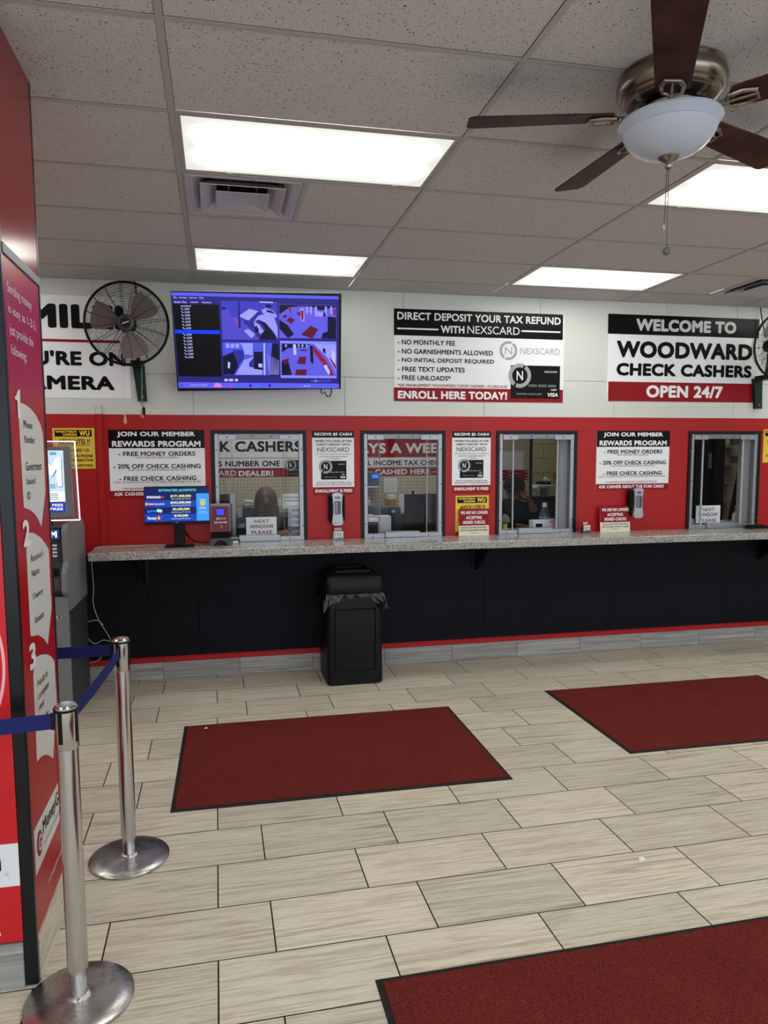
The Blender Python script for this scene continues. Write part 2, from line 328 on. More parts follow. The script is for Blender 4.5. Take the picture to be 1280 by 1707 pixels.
# ---- floor
FLR = .0088; fl = struct('floor', (-.0589, 2.4281, 0), FLR)
MB().box((XL, YF, -.06), (XR, YW+.12, -.0009)).build('slab', GROUT, fl)
TW, TL = .305, .6118
tm = bpy.data.meshes.new('tile'); g = .0029; c = .0005
vs = []
for (ins, z) in ((0, -.012), (0, -c), (c, 0)):
    for (x, y) in ((g+ins, g+ins), (TL-g-ins, g+ins), (TL-g-ins, TW-g-ins), (g+ins, TW-g-ins)): vs.append((x, y, z))
fs = [[8, 9, 10, 11], [3, 2, 1, 0]]+[[l*4+k, l*4+(k+1) % 4, l*4+4+(k+1) % 4, l*4+4+k] for l in (0, 1) for k in range(4)]
tm.from_pydata(vs, [], fs); tm.materials.append(M_tile)
rest = MB(); cells = []
Mf = WM[fl.name]
for j in range(-19, 19):
    off = TL*(1/3+.0029) if j % 2 == 0 else 0
    for i in range(-7, 15):
        x = i*TL+off; y = j*TW
        w = Mf @ V((x+TL/2, y+TW/2, 0))
        if w.x < XL-.3 or w.x > XR+.2 or w.y < YF or w.y > YW+.2: continue
        if -4 <= j <= 11 and -1.6 < w.x < 6.2: cells.append((x, y))
        else: rest.add([Mf @ (V(v)+V((x, y, 0))) for v in vs], fs)
for n, (x, y) in enumerate(cells[:300]):
    o = bpy.data.objects.new('tile', tm); COL.objects.link(o); o.parent = fl; o.location = (x, y, random.uniform(-.0004, .0003))
o = rest.build('outer_tiles', M_tile, fl); o['kind'] = 'stuff'
# ---- service wall: lower black, middle red, upper white, with four openings
WIN = [(-.090, .676), (1.130, 1.867), (2.331, 3.090), (4.205, 4.964)]; WZ0, WZ1 = 1.105, 2.008
bw = struct('wall_back', (0, YW, 0))
T = .12
def wseg(name, m, x0, x1, z0, z1): return MB().bbox((x0, YW, z0), (x1, YW+T, z1), .0015, 1).build(name, m, bw)
seams = [-2.66, -1.438, -.216, 1.0, 2.216, 3.438, 4.66, 5.88, 7.1, XR]
xs = [XL]+seams
for a, b in zip(xs, xs[1:]):
    wseg('upper_panel', WALLW, a+.0012, b-.0012, 2.128, 2.443); 
cap = [-2.17, -.945, .28, 1.5, 2.72, 3.94, 4.664, 5.9, 7.1, XR]
for a, b in zip([XL]+cap, cap): wseg('upper_panel', WALLW, a+.0012, b-.0012, 2.4455, 3.17)
edges = [XL]+[e for w in WIN for e in w]+[XR]
wseg('red_band', WALLR, XL, XR, WZ1, 2.128)
for k in range(0, len(edges), 2): wseg('red_band', WALLR, edges[k], edges[k+1], 1.03, WZ1)
for (a, b) in WIN: wseg('red_band', WALLR, a, b, 1.03, 1.10)
bs = [XL, -2.66, -1.44, -.608, -.22, 1.042, 2.225, 3.44, 4.66, 5.88, XR]
for a, b in zip(bs, bs[1:]): wseg('black_panel', WALLK, a+.001, b-.001, .185, 1.03)
MB().box((XL, YW-.002, 0), (XR, YW+T, .185)).build('backing', REDTRIM, bw)
MB().bbox((XL, YW-.012, .142), (XR, YW, .178), .003, 0).build('red_trim', REDTRIM, bw)
# perimeter angle at the ceiling
MB().box((XL, YW-.02, HC-.004), (XR, YW, HC+.001)).build('wall_angle', GRID, bw)
# conduit cover strip left of the member sign
cp = thing('cable_cover', 'slim red-painted vertical cable cover strip left of the member rewards poster', 'cable cover', (-.93, YW-.011, 1.1))
MB().bbox((-.952, YW-.022, 1.07), (-.905, YW, 2.128), .004, 2).build('strip', WALLR, cp)
MB().bbox((-.952, YW-.022, 2.128), (-.905, YW, 2.20), .004, 2).build('strip_top', WALLW, cp, label='white painted upper end')
MB().bbox((-.955, YW-.026, 1.44), (-.902, YW, 1.50), .004, 2).build('coupling', WALLR, cp)
# ---- tiled baseboard
bb = struct('baseboard_back', (0, YW, 0)); bm_ = None
x = .0+1.3222-.6118*8
while x < XR:
    a = max(x, XL); b = min(x+.6118, XR)
    o = MB().bbox((a+.0012, YW-.011, .001), (b-.0012, YW, .141), .002, 1).build('tile', M_base, bb, loc=(a, YW, 0)); x += .6118
# ---- other walls
wl = struct('wall_left', (XL, 0, 0)); MB().box((XL-.1, YF, 0), (XL, YW+T, 3.3)).build('panel', WALLW, wl)
MB().box((XL, YF, 0), (XL+.012, YW, .14)).build('baseboard', M_base, wl)
wr = struct('wall_right', (XR, 0, 0)); MB().box((XR, YF, 0), (XR+.1, YW+T, 3.3)).build('panel', WALLW, wr)
wf = struct('wall_front', (0, YF, 0)); MB().box((XL, YF-.12, 0), (XR, YF, .35)).build('sill_wall', WALLR, wf); MB().box((XL, YF-.12, 2.75), (XR, YF, 3.3)).build('header', WALLW, wf)
for xx in (XL, -1.1, 1.2, 3.5, 5.8, XR-.12): MB().box((xx, YF-.1, .35), (xx+.12, YF, 2.75)).build('mullion', BLKM, wf)
# ---- ceiling grid
CR = .0065; ce = struct('ceiling', (-.1641, 3.0432, HC), CR); Mc = WM[ce.name]; G = .6096
def cpt(x, y, z=0): return Mc @ V((x, y, z))
ct = bpy.data.meshes.new('tile'); r_ = .006
def tmesh(name, lx, ly, m):
    me = bpy.data.meshes.new(name); e = .0115; vs = []
    for (i_, z) in ((0, .016), (0, .004), (r_*.5, .001)):
        for (x, y) in ((e+i_, e+i_), (lx-e-i_, e+i_), (lx-e-i_, ly-e-i_), (e+i_, ly-e-i_)): vs.append((x, y, z))
    me.from_pydata(vs, [], [[11, 10, 9, 8], [0, 1, 2, 3]]+[[l*4+k, l*4+4+k, l*4+4+(k+1) % 4, l*4+(k+1) % 4] for l in (0, 1) for k in range(4)]); me.materials.append(m); return me
ctm = tmesh('tile', 2*G, G, M_ceil); ctm2 = tmesh('tile', G, G, M_ceil)
LIGHTS = [(i, j) for i in (-2, 0, 2, 4, 6) for j in (-9, -6, -3, 0, 3)]
DIFF = {(0, 1): 0, (3, 3): 1}
for i in range(-3, 7):
    for j in range(-11, 5):
        if (i, j) in LIGHTS: continue
        if i*2*G-.16 > XR-.3: continue
        if (i, j) in DIFF:
            o = bpy.data.objects.new('tile', ctm2); COL.objects.link(o); o.parent = ce; o.location = (i*2*G+(G if DIFF[(i, j)] == 0 else 0), j*G, 0); continue
        o = bpy.data.objects.new('tile', ctm); COL.objects.link(o); o.parent = ce; o.location = (i*2*G, j*G, 0)
for i in range(-2, 8):
    MB().add([cpt(i*2*G+s*.012, y, z) for z in (0, -.0022) for s, y in ((-1, -6.4), (1, -6.4), (1, 2.81), (-1, 2.81))], [[0,1,2,3],[7,6,5,4],[0,4,5,1],[1,5,6,2],[2,6,7,3],[3,7,4,0]]).build('main_runner', GRID, ce)
for j in range(-10, 5):
    for i in range(-3, 7):
        x0, x1 = i*2*G+.012, (i+1)*2*G-.012
        if x0 > XR: continue
        MB().add([cpt(x, j*G+s*.012, z) for z in (.0004, -.0016) for s, x in ((-1, x0), (-1, x1), (1, x1), (1, x0))], [[0,1,2,3],[7,6,5,4],[0,4,5,1],[1,5,6,2],[2,6,7,3],[3,7,4,0]]).build('cross_runner', GRID, ce)
for (i, j), h in DIFF.items():
    xx = i*2*G+G
    MB().add([cpt(xx+s*.012, y, z) for z in (.0004, -.0016) for s, y in ((-1, j*G+.012), (1, j*G+.012), (1, (j+1)*G-.012), (-1, (j+1)*G-.012))], [[0,1,2,3],[7,6,5,4],[0,4,5,1],[1,5,6,2],[2,6,7,3],[3,7,4,0]]).build('cross_runner', GRID, ce)
MB().box((XL, YF, HC+.15), (XR, YW, HC+.2)).build('slab', mat('plenum_dark', (30, 30, 30), .9), ce)
# ---- fluorescent troffers
LL = {(0, 0): 'large fluorescent ceiling light nearest above the surveillance television', (0, 3): 'fluorescent ceiling light close to the wall above the surveillance television',
      (2, 0): 'fluorescent ceiling light cut by the right edge beside the ceiling fan', (2, 3): 'fluorescent ceiling light close to the wall above the tax refund and welcome signs'}
for (i, j) in LIGHTS:
    c0 = cpt((i+1)*2*G-G, j*G+G/2)
    if c0.x > XR-.4 or c0.y < YF+.3: continue
    t = thing('ceiling_light', LL.get((i, j), 'fluorescent ceiling light panel outside the picture'), 'ceiling light', c0, 'recessed fluorescent ceiling lights')
    a, b = i*2*G, (i+1)*2*G; y0, y1 = j*G, (j+1)*G; e = .012; w = .02
    fr = MB()
    for (p, q, r, s) in ((a+e, y0+e, b-e, y0+e+w), (a+e, y1-e-w, b-e, y1-e), (a+e, y0+e+w, a+e+w, y1-e-w), (b-e-w, y0+e+w, b-e, y1-e-w)):
        fr.add([cpt(x, y, z) for z in (.012, .001) for x, y in ((p, q), (r, q), (r, s), (p, s))], [[0,1,2,3],[7,6,5,4],[0,4,5,1],[1,5,6,2],[2,6,7,3],[3,7,4,0]])
    fr.build('frame', GRID, t)
    MB().add([cpt(x, y, z) for z in (.009, .004) for x, y in ((a+e+w, y0+e+w), (b-e-w, y0+e+w), (b-e-w, y1-e-w), (a+e+w, y1-e-w))], [[0,1,2,3],[7,6,5,4],[0,4,5,1],[1,5,6,2],[2,6,7,3],[3,7,4,0]]).build('diffuser', M_lens, t)
    hb = MB(); 
    hb.add([cpt(x, y, z) for z in (.11, .013) for x, y in ((a+e, y0+e), (b-e, y0+e), (b-e, y1-e), (a+e, y1-e))], [[0,1,2,3],[0,4,5,1],[1,5,6,2],[2,6,7,3],[3,7,4,0]]); hb.build('housing', GRID, t)
    if (i, j) in LL:
        for xx in (a+.22, b-.18): MB().add([cpt(xx+dx, y1-e-w+dy, z) for z in (.001, -.004) for dx, dy in ((0, -.002), (.03, -.006), (.03, .006), (0, .006))], [[0,1,2,3],[7,6,5,4],[0,4,5,1],[1,5,6,2],[2,6,7,3],[3,7,4,0]]).build('latch', GRID, t)
# ---- air diffusers (stepped square cones)
DM = mat('diffuser_enamel', (176, 174, 176), .4)
for (i, j), h in DIFF.items():
    ox = i*2*G+(0 if h == 0 else G); oy = j*G; cxy = (ox+G/2, oy+G/2)
    t = thing('air_diffuser', ['square stepped ceiling air diffuser just behind the largest light panel', 'square stepped ceiling air diffuser at the right edge above the second wall fan'][h], 'air vent', cpt(*cxy), 'square ceiling air diffusers')
    def ring(hw, z): return [cpt(cxy[0]+sx*hw, cxy[1]+sy*hw, z) for sx, sy in ((-1, -1), (1, -1), (1, 1), (-1, 1))]
    def shells(prof, name, m, capped=False):
        mb = MB(); L = [ring(*p) for p in prof]
        mb.v = [p for r in L for p in r]; mb.f = [[l*4+k, l*4+(k+1) % 4, l*4+4+(k+1) % 4, l*4+4+k] for l in range(len(L)-1) for k in range(4)]
        if capped: mb.f.append([len(mb.v)-4+k for k in range(4)])
        mb.m = [0]*len(mb.f); return mb.build(name, m, t)
    shells([(.292, .001), (.282, -.004), (.245, .004), (.21, .03), (.19, .065), (.194, .067), (.214, .034), (.248, .008), (.292, .004)], 'outer_flange', DM)
    shells([(.215, -.010), (.212, -.013), (.165, .010), (.13, .036), (.133, .039), (.215, -.006)], 'middle_cone', DM)
    shells([(.137, -.014), (.134, -.017), (.085, -.006), (.02, .0)], 'inner_cone', DM, True)
    shells([(.137, -.012), (.08, .006), (.02, .01)], 'inner_cone_back', DM, True)
    MB().lathe(cpt(*cxy, .05), [(.15, 0.01), (.15, .09)], n=24, cap=False).build('duct_collar', mat('duct_dark', (22, 24, 26), .6), t, smooth=True)
    MB().add([cpt(x, y, z) for z in (.14, .145) for x, y in ((ox, oy), (ox+G, oy), (ox+G, oy+G), (ox, oy+G))], [[0,1,2,3],[7,6,5,4]]).build('back_plate', mat('duct_dark', (22, 24, 26), .6), t)
    for s in (-1, 1): MB().add([cpt(cxy[0]+s*.07+dx, cxy[1]+dy, z) for z in (.06, .0) for dx, dy in ((-.003, -.15), (.003, -.15), (.003, .15), (-.003, .15))], [[0,1,2,3],[7,6,5,4],[0,4,5,1],[1,5,6,2],[2,6,7,3],[3,7,4,0]]).build('brace', ALUD, t)
# ================================================================== SERVICE WINDOWS
for n, (a, b) in enumerate(WIN):
    w = struct('window_%d' % (n+1), ((a+b)/2, YW, WZ0))
    fr = MB(); fw = .028   # black painted surround, proud of the wall
    for (p, q, r, s) in ((a, WZ1-fw, b, WZ1), (a, WZ0, a+fw, WZ1-fw), (b-fw, WZ0, b, WZ1-fw)): fr.box((p, YW-.012, q), (r, YW+.03, s))
    fr.build('surround', BLKM, w)
    A, B, Z1 = a+fw, b-fw, WZ1-fw
    for (p, r) in ((A, A+.030), (B-.034, B)):
        MB().bbox((p, YW-.006, WZ0), (r, YW+.05, Z1), .002, 2).build('side_channel', ALU, w)
    MB().bbox((A+.03, YW-.004, Z1-.042), (B-.034, YW+.05, Z1), .002, 0).build('top_channel', ALUD, w)
    for (p, r) in ((A+.03, A+.17), (B-.19, B-.034)): MB().bbox((p, YW-.014, Z1-.05), (r, YW-.004, Z1-.008), .002, 0).build('top_clip', ALU, w)
    for (p, r) in ((A, A+.175), (B-.20, B)): MB().bbox((p, YW-.014, WZ0), (r, YW+.03, WZ0+.035), .002, 0).build('bottom_clip', ALU, w)
    MB().bbox((A+.175, YW-.03, WZ0), (B-.20, YW+.05, WZ0+.05), .004, 0).build('pass_tray', ALU, w)
    e1, e2 = a+.165, a+.575
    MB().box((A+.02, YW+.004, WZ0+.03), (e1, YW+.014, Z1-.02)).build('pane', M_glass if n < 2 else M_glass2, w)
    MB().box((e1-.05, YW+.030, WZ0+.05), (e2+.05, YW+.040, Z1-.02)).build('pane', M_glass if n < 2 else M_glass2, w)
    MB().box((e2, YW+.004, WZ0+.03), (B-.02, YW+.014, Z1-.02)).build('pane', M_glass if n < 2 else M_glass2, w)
    EM = mat('polished_glass_edge', (168, 176, 182), .25, alpha=1); EMb = mat('glass_edge_grey', (120, 128, 134), .3)
    wd = (.003, .004, .009, .012)[n]
    MB().box((e1-wd, YW+.002, WZ0+.035), (e1, YW+.016, Z1-.03)).build('pane_edge', EM if n > 1 else EMb, w)
    MB().box((e2, YW+.002, WZ0+.035), (e2+wd*1.1, YW+.016, Z1-.03)).build('pane_edge', EM if n > 0 else EMb, w)
    if n >= 2:   # window right-hand reveal seen at an angle: inner post
        MB().box((B-.115, YW+.05, WZ0+.03), (B-.034, YW+.11, Z1-.04)).build('inner_post', mat('reveal_grey', (136, 134, 136), .5), w)
    for z in (WZ0+.12, WZ0+.45, Z1-.13):
        for xx in (A+.012, B-.012): MB().lathe((xx, YW-.006, z), [(.006, 0), (.004, .004)], (0, -1, 0), 8).build('screw', STEELG, w)
    for (xx, z) in ((A+.10, Z1-.028), (B-.11, Z1-.028), (A+.07, WZ0+.014), (B-.12, WZ0+.014), (A+.30, Z1-.022), (B-.26, Z1-.022)): MB().lathe((xx, YW-.014, z), [(.007, 0), (.005, .004)], (0, -1, 0), 8).build('screw', STEELG, w)
    MB().box((a, YW+.05, WZ0-.03), (b, YW+T+.02, WZ0)).build('sill', ALUD, w)
# ================================================================== COUNTERTOP
CT0, CT1, CTY = 1.045, 1.105, 5.385
ct_ = thing('countertop', 'long speckled grey granite-look counter running under the four service windows', 'countertop', (2, 5.6, CT0))
sx = [-.972, -.46, 2.025, 5.1, XR-.02]
for a, b in zip(sx, sx[1:]):
    MB().bbox((a+.0006, CTY, CT0), (b-.0006, YW-.001, CT1), .004, 0).build('slab', M_gran, ct_)
for xx in (-.633, 2.15, 5.0, 7.2):
    t = thing('shelf_bracket', {-.633: 'black triangular bracket under the left end of the counter', 2.15: 'black triangular bracket under the counter right of the black bin', 5.0: 'black bracket under the counter just past the right edge'}.get(xx, 'black bracket under the far right end of the counter, outside the picture'), 'bracket', (xx, YW, .8), 'brackets under the counter')
    MB().prism([(xx-.012, YW-.001, 1.044), (xx-.012, 5.52, 1.044), (xx-.012, 5.52, 1.02), (xx-.012, YW-.03, .80), (xx-.012, YW-.001, .80)], (.024, 0, 0)).build('web', BLKM, t)
    MB().box((xx-.03, YW-.006, .80), (xx+.03, YW-.001, 1.044)).build('wall_plate', BLKM, t)
# ================================================================== SIGNS ON THE WALL
def sign(name, label, x0, y0, x1, y1, m=WHITE, group=None, th=.004, cat='sign'):
    a, d = WALL.uv(x0, y0); b, _ = WALL.uv(x1, y1); _, c = WALL.uv(x0+1, y1)
    t = thing(name, label, cat, WALL.pt((a+b)/2, c, th), group)
    MB().bbox((a, YW-th, c), (b, YW, d), .001, 1).build('board', m, t)
    return t, WALL.shift(th)
def debit_card(P, t, x0, y0, x1, y1, tiny=False):
    """the black payment card printed on the signs"""
    a, d = P.uv(x0, y0); b, _ = P.uv(x1, y1); _, c = P.uv(x0, y1); w = b-a; h = d-c
    P.urect('card_print', CARDB, t, a, c, b, d, .0016)
    def ringm(u, v, r0, r1, m, off, gap=True):
        mb = MB(); n = 32
        for k in range(n):
            if gap and k in (5, 21): continue
            a0, a1 = 2*math.pi*k/n, 2*math.pi*(k+1)/n
            mb.prism([P.pt(u+r0*math.cos(a0), v+r0*math.sin(a0), off), P.pt(u+r1*math.cos(a0), v+r1*math.sin(a0), off), P.pt(u+r1*math.cos(a1), v+r1*math.sin(a1), off), P.pt(u+r0*math.cos(a1), v+r0*math.sin(a1), off)], -P.n*.0003)
        mb.build('emblem_ring', m, t)
    ringm(a+w*.18, d-h*.31, h*.25, h*.37, GREY, .0020)
    P.utext('N', LETW, t, a+w*.115, d-h*.45, a+w*.245, d-h*.17, .01, .0022)
    P.utext('NEXSCARD', LETW, t, a+w*.68, d-h*.21, a+w*.94, d-h*.155, 0, .0022)
    P.utext('0000 0000 0000', GREY, t, a+w*.36, d-h*.65, a+w*.92, d-h*.57, 0, .0022)
    P.utext('PREFERRED CARDHOLDER', GREY, t, a+w*.12, d-h*.89, a+w*.63, d-h*.84, 0, .0022)
    P.utext('DEBIT', LETW, t, a+w*.82, d-h*.755, a+w*.94, d-h*.705, .02, .0022)
    P.utext('VISA', LETW, t, a+w*.75, d-h*.94, a+w*.96, d-h*.82, .03, .0022, shear=.2)
    return ringm
# --- tax refund sign
t, P = sign('banner_sign', 'wide black, white and red tax refund banner with card picture', 656.5, 514, 938, 668.5)
P.rect('black_field', BLACK, t, 656.5, 514, 938, 558.5); P.rect('red_field', RED, t, 656.5, 645.8, 938, 668.5)
P.text('DIRECT DEPOSIT YOUR TAX REFUND', LETW, t, 662, 934.5, 519.5, 532.5, .022)
P.text('WITH', LETW, t, 734.5, 774, 542.5, 555, .03); P.text('NEXSCARD', LETW, t, 779, 866, 543, 556, 0)
for a, b, y in ((662, 730.5, 546), (869, 934, 550.5)): P.rect('rule', LETW, t, a, y, b, y+2.6, .0016)
for s, x1, y0, y1 in (('- NO MONTHLY FEE', 758.5, 565.7, 574), ('- NO GARNISHMENTS ALLOWED', 821.5, 581, 589.3), ('- NO INITIAL DEPOSIT REQUIRED', 823.5, 596, 604.3), ('- FREE TEXT UPDATES', 774.5, 610.8, 619), ('- FREE UNLOADS*', 751, 625, 633.5)):
    P.text(s, INK, t, 662.5, x1, y0, y1, .018)
P.text('*SEE MANAGEMENT: WOODWARD CHECK CASHERS - 313-832-4155', DKRED, t, 663, 845, 639.3, 644.3, .015)
P.text('ENROLL HERE TODAY!', LETW, t, 663, 845, 651, 664.5, .035)
rg = debit_card(P, t, 851.5, 608.7, 932.5, 664)
u, v = P.uv(847.3, 584.5); u2, _ = P.uv(862, 584.5); rg(u, v, (u2-u)*.72, (u2-u), GREY, .0018)
P.text('N', GREY, t, 841.5, 853.5, 578.5, 590.5, 0); P.text('NEXSCARD', GREY, t, 867.5, 933, 579.8, 590.3, 0)
# --- welcome sign
t, P = sign('banner_sign', 'white welcome banner with black top and red OPEN 24/7 strip', 1014, 522.7, 1265, 668.5)
P.rect('black_field', BLACK, t, 1014, 522.7, 1265, 556.3); P.rect('red_field', RED, t, 1014, 635.8, 1265, 668.5)
P.text('WELCOME TO', mat('print_silver', (205, 206, 208), .4), t, 1060.4, 1227.3, 530.7, 551.3, .042)
P.text('WOODWARD', INK, t, 1028, 1254, 567.3, 595.8, .04); P.text('CHECK CASHERS', INK, t, 1027.6, 1252.6, 604.6, 626, .04)
P.text('OPEN 24/7', LETW, t, 1077.3, 1204.5, 642, 662.6, .035)
# --- smile sign (left part hidden by the panelled column)
t, P = sign('banner_sign', 'white smile on camera banner behind the wall fan and the red column', -55, 486, 219, 662)
P.text('SMILE!', INK, t, 3, 206, 502.5, 544.5, .045)
P.rect('rule', RED, t, -20, 562.2, 199.5, 566.8, .0016)
P.text("YOU'RE ON", INK, t, -7, 208.8, 581.5, 607, .036); P.text('CAMERA', INK, t, 14, 190.8, 624.4, 648.7, .036)
# --- member rewards signs
def member(label, dx):
    P0 = Plane((dx, YW, 0), (1, 0, 0), (0, 0, 1)); th = .004
    a, d = WALL.uv(180, 716.3); b, _ = WALL.uv(340.2, 717); _, c = WALL.uv(184, 830)
    t = thing('poster', label, 'poster', (dx+(a+b)/2, YW-th, c), 'member rewards posters')
    MB().bbox((dx+a, YW-th, c), (dx+b, YW, d), .001, 1).build('board', WHITE, t)
    class Q(Plane):
        def uv(s, x, y): return WALL.uv(x, y)
    P = Q((dx, YW-th, 0), (1, 0, 0), (0, 0, 1))
    _, vh = WALL.uv(181, 747.3); _, vr = WALL.uv(183, 818.5)
    P.urect('black_field', BLACK, t, a, vh, b, d); P.urect('red_field', RED, t, a, c, b, vr)
    P.text('JOIN OUR MEMBER', LETW, t, 194.8, 324.8, 719.5, 729.4, .035); P.text('REWARDS PROGRAM', LETW, t, 186.6, 334.2, 735, 745, .035)
    for s, x0, x1, y0, y1 in (('- FREE MONEY ORDERS', 197, 325.5, 752.8, 760.4), ('- 20% OFF CHECK CASHING', 189, 334.7, 773.9, 781.6), ('- FREE CHECK CASHING', 198.8, 327.2, 794.2, 802)): P.text(s, INK, t, x0, x1, y0, y1, .018)
    for s, x0, x1, y0, y1 in (('LIMIT 3 PER VISIT WITH COUPON.', 226.4, 296.7, 761.6, 764.2), ('MUST SHOW 20% OFF COUPON OR KEY TAG.', 214.2, 310.8, 782.5, 785.2), ('CASH 10 CHECKS & GET THE 11TH CHECK CASHED FREE. LIMIT $1,000.', 189.6, 335.4, 803.2, 806), ('TAX REFUNDS EXCLUDED SEE CASHIER FOR DETAILS.', 204.9, 318, 813.2, 815.9)): P.text(s, DKRED, t, x0, x1, y0, y1, .012)
    P.text('ASK CASHIER ABOUT THE STAR CARD!', LETW, t, 190.5, 333, 820.9, 826.8, .03)
    return t
member('member rewards poster left of the windows, partly behind the jackpot monitor', 0)
member('member rewards poster between the third and fourth service windows', 4.1475)
# --- receive $5 posters
def receive(label, dx):
    th = .004
    class Q(Plane):
        def uv(s, x, y): return WALL.uv(x, y)
    a, d = WALL.uv(519.8, 718.6); b, c = WALL.uv(590.5, 824.7)
    t = thing('poster', label, 'poster', (dx+(a+b)/2, YW-th, c), 'five dollar cash posters')
    MB().bbox((dx+a, YW-th, c), (dx+b, YW, d), .001, 1).build('board', WHITE, t)
    P = Q((dx, YW-th, 0), (1, 0, 0), (0, 0, 1))
    P.urect('black_field', BLACK, t, a, WALL.uv(520, 729.6)[1], b, d); P.urect('red_field', RED, t, a, c, b, WALL.uv(520, 812.3)[1])
    P.text('RECEIVE $5 CASH!', LETW, t, 523.8, 586.5, 721.3, 726.8, .035)
    P.text('WHEN YOU SIGN UP FOR', INK, t, 524.8, 586, 733.4, 737.2, .02); P.text('DIRECT DEPOSIT WITH', INK, t, 527.7, 583.3, 739.4, 743, .02); P.text('NEXSCARD', INK, t, 528.6, 581.7, 746, 753.3, 0)
    for s, x0, x1, y0, y1 in (('GET YOUR SOCIAL SECURITY, SSI, VA PENSION,', 525, 586, 756.6, 758.4), ('OR OTHER GOVERNMENT BENEFITS', 532, 579, 760.6, 762.4), ('2-4 DAYS EARLY.', 545, 566, 764.2, 766)): P.text(s, INK, t, x0, x1, y0, y1, .01)
    debit_card(P, t, 534.7, 768.3, 577.3, 799.5)
    P.text('SHOW YOUR DIRECT EXPRESS CARD', DKRED, t, 527.7, 585, 803.4, 805.8, .012); P.text('& RECEIVE $5 AT TIME OF APPLICATION.', INK, t, 525.5, 586.7, 807.3, 809.7, .012)
    P.text('ENROLLMENT IS FREE!', LETW, t, 525.5, 586.7, 816, 821.2, .035)
receive('five dollar cash poster between the first and second service windows', 0)
receive('five dollar cash poster between the second and third service windows', 1.204)
# --- yellow posters
def yellow(label, ux, uz):
    w, h = .305, .312; th = .003
    t = thing('poster', label, 'poster', (ux+w/2, YW-th, uz-h), 'yellow money transfer posters')
    MB().bbox((ux, YW-th, uz-h), (ux+w, YW, uz), .0008, 1).build('board', YEL, t)
    P = Plane((ux, YW-th, uz), (1, 0, 0), (0, 0, 1))
    P.urect('black_field', BLACK, t, .015, -.065, w-.02, -.014)
    YM = mat('print_yellow', (240, 205, 60), .4)
    P.utext('WESTERN', YM, t, .022, -.036, .175, -.020, .04); P.utext('UNION', YM, t, .075, -.059, .175, -.041, .04)
    P.utext('WU', YM, t, .195, -.059, .27, -.020, .04)
    P.prism = None
    P.utext('ABSOLUTELY:', INK, t, .035, -.124, .275, -.085, .012, shear=.25); P.urect('rule', INK, t, .035, -.134, .275, -.131, .0016)
    for s, a, b, y in (('- SIGNED I.D.', .09, .265, -.167), ('- STAY ON PHONE', .06, .288, -.210), ('DURING TRANSACTION', .03, .288, -.243), ('- NO QUESTIONS', .09, .285, -.286)):
        P.utext(s, INK, t, a, y-.022+.008, b, y+.008, .02, shear=.2)
yellow('yellow poster on the red wall behind the cash machine topper', -1.272, 2.022)
yellow('yellow poster partly behind the red signed checks notice', 1.963, 1.451)
yellow('yellow poster at the right edge beside the fourth service window', 4.997, 2.027)
# --- tent notices on the counter
def notice(label, x0, x1, tilt):
    a = at(x0, 890, Y=YW-.03).x; b = at(x1, 890, Y=YW-.03).x; zb = CT1; y0 = YW-.035-(.03 if tilt else 0)
    up = V((0, .02+.05*tilt, 1)).normalized(); h = .232 if not tilt else .232
    t = thing('counter_notice', label, 'notice', (((a+b)/2), y0, zb), 'red and white notices standing on the counter')
    P = Plane((a, y0, zb), (1, 0, 0), up); w = b-a
    MB().prism([P.pt(0, 0), P.pt(w, 0), P.pt(w, h), P.pt(0, h)], -P.n*.003).build('board', mat('cream_card', (228, 224, 206), .6), t)
    P.urect('red_field', RED, t, 0, h*.375, w, h)
    for s, u0, u1, v in (('WE ARE NO LONGER', .06, .96, .80), ('ACCEPTING', .24, .76, .61), ('SIGNED CHECKS', .14, .87, .435)): P.utext(s, LETW, t, w*u0, h*v, w*u1, h*(v+.12), .03)
    for s, u0, u1, v in (('PLEASE DO NOT SIGN YOUR CHECK', .07, .93, .27), ('UNTIL YOU ARE IN FRONT OF CASHIER', .05, .96, .17), ('THANK YOU.', .38, .6, .09)): P.utext(s, INK, t, w*u0, h*v, w*u1, h*(v+(.055 if v > .1 else .03)), .02)
notice('signed checks notice standing in front of the yellow poster left of the third window', 764.3, 814.4, 0)
notice('leaning signed checks notice on the counter right of the third window', 997, 1046.3, 1)
# card holders
def holder(label, x, y, rz):
    t = thing('ticket_holder', label, 'holder', (x, y, CT1), 'clear ticket holders on the counter', rz)
    M = WM[t.name]
    def B(a, b, nm, m, lab=None):
        mb = MB(); mb.box(a, b); mb.v = [M @ p for p in mb.v]; return mb.build(nm, m, t, label=lab)
    B((-.045, -.03, 0), (.045, .03, .004), 'base', M_acryl); B((-.045, .024, .004), (.045, .027, .05), 'back_plate', M_acryl); B((-.045, -.03, .004), (.045, -.027, .03), 'front_lip', M_acryl)
    B((-.04, -.018, .02), (.04, -.014, .072), 'white_slip', PAPER, 'printed white slips'); B((-.038, .004, .03), (.036, .010, .105), 'red_card', RED, 'red card with white print')
    for k in range(3): B((-.034+.022*k, -.0190, .034), (-.022+.022*k, -.0182, .062), 'print_block', GREY)
    for k in range(2): B((-.03, .003, .085+.012*k-.006), (.03, .004, .091+.012*k-.006), 'print_line', LETW)
holder('clear holder of slips under the left hand sanitizer dispenser', .925, 5.80, 0)
holder('clear holder of slips beside the leaning signed checks notice', 3.13, 5.74, .35)
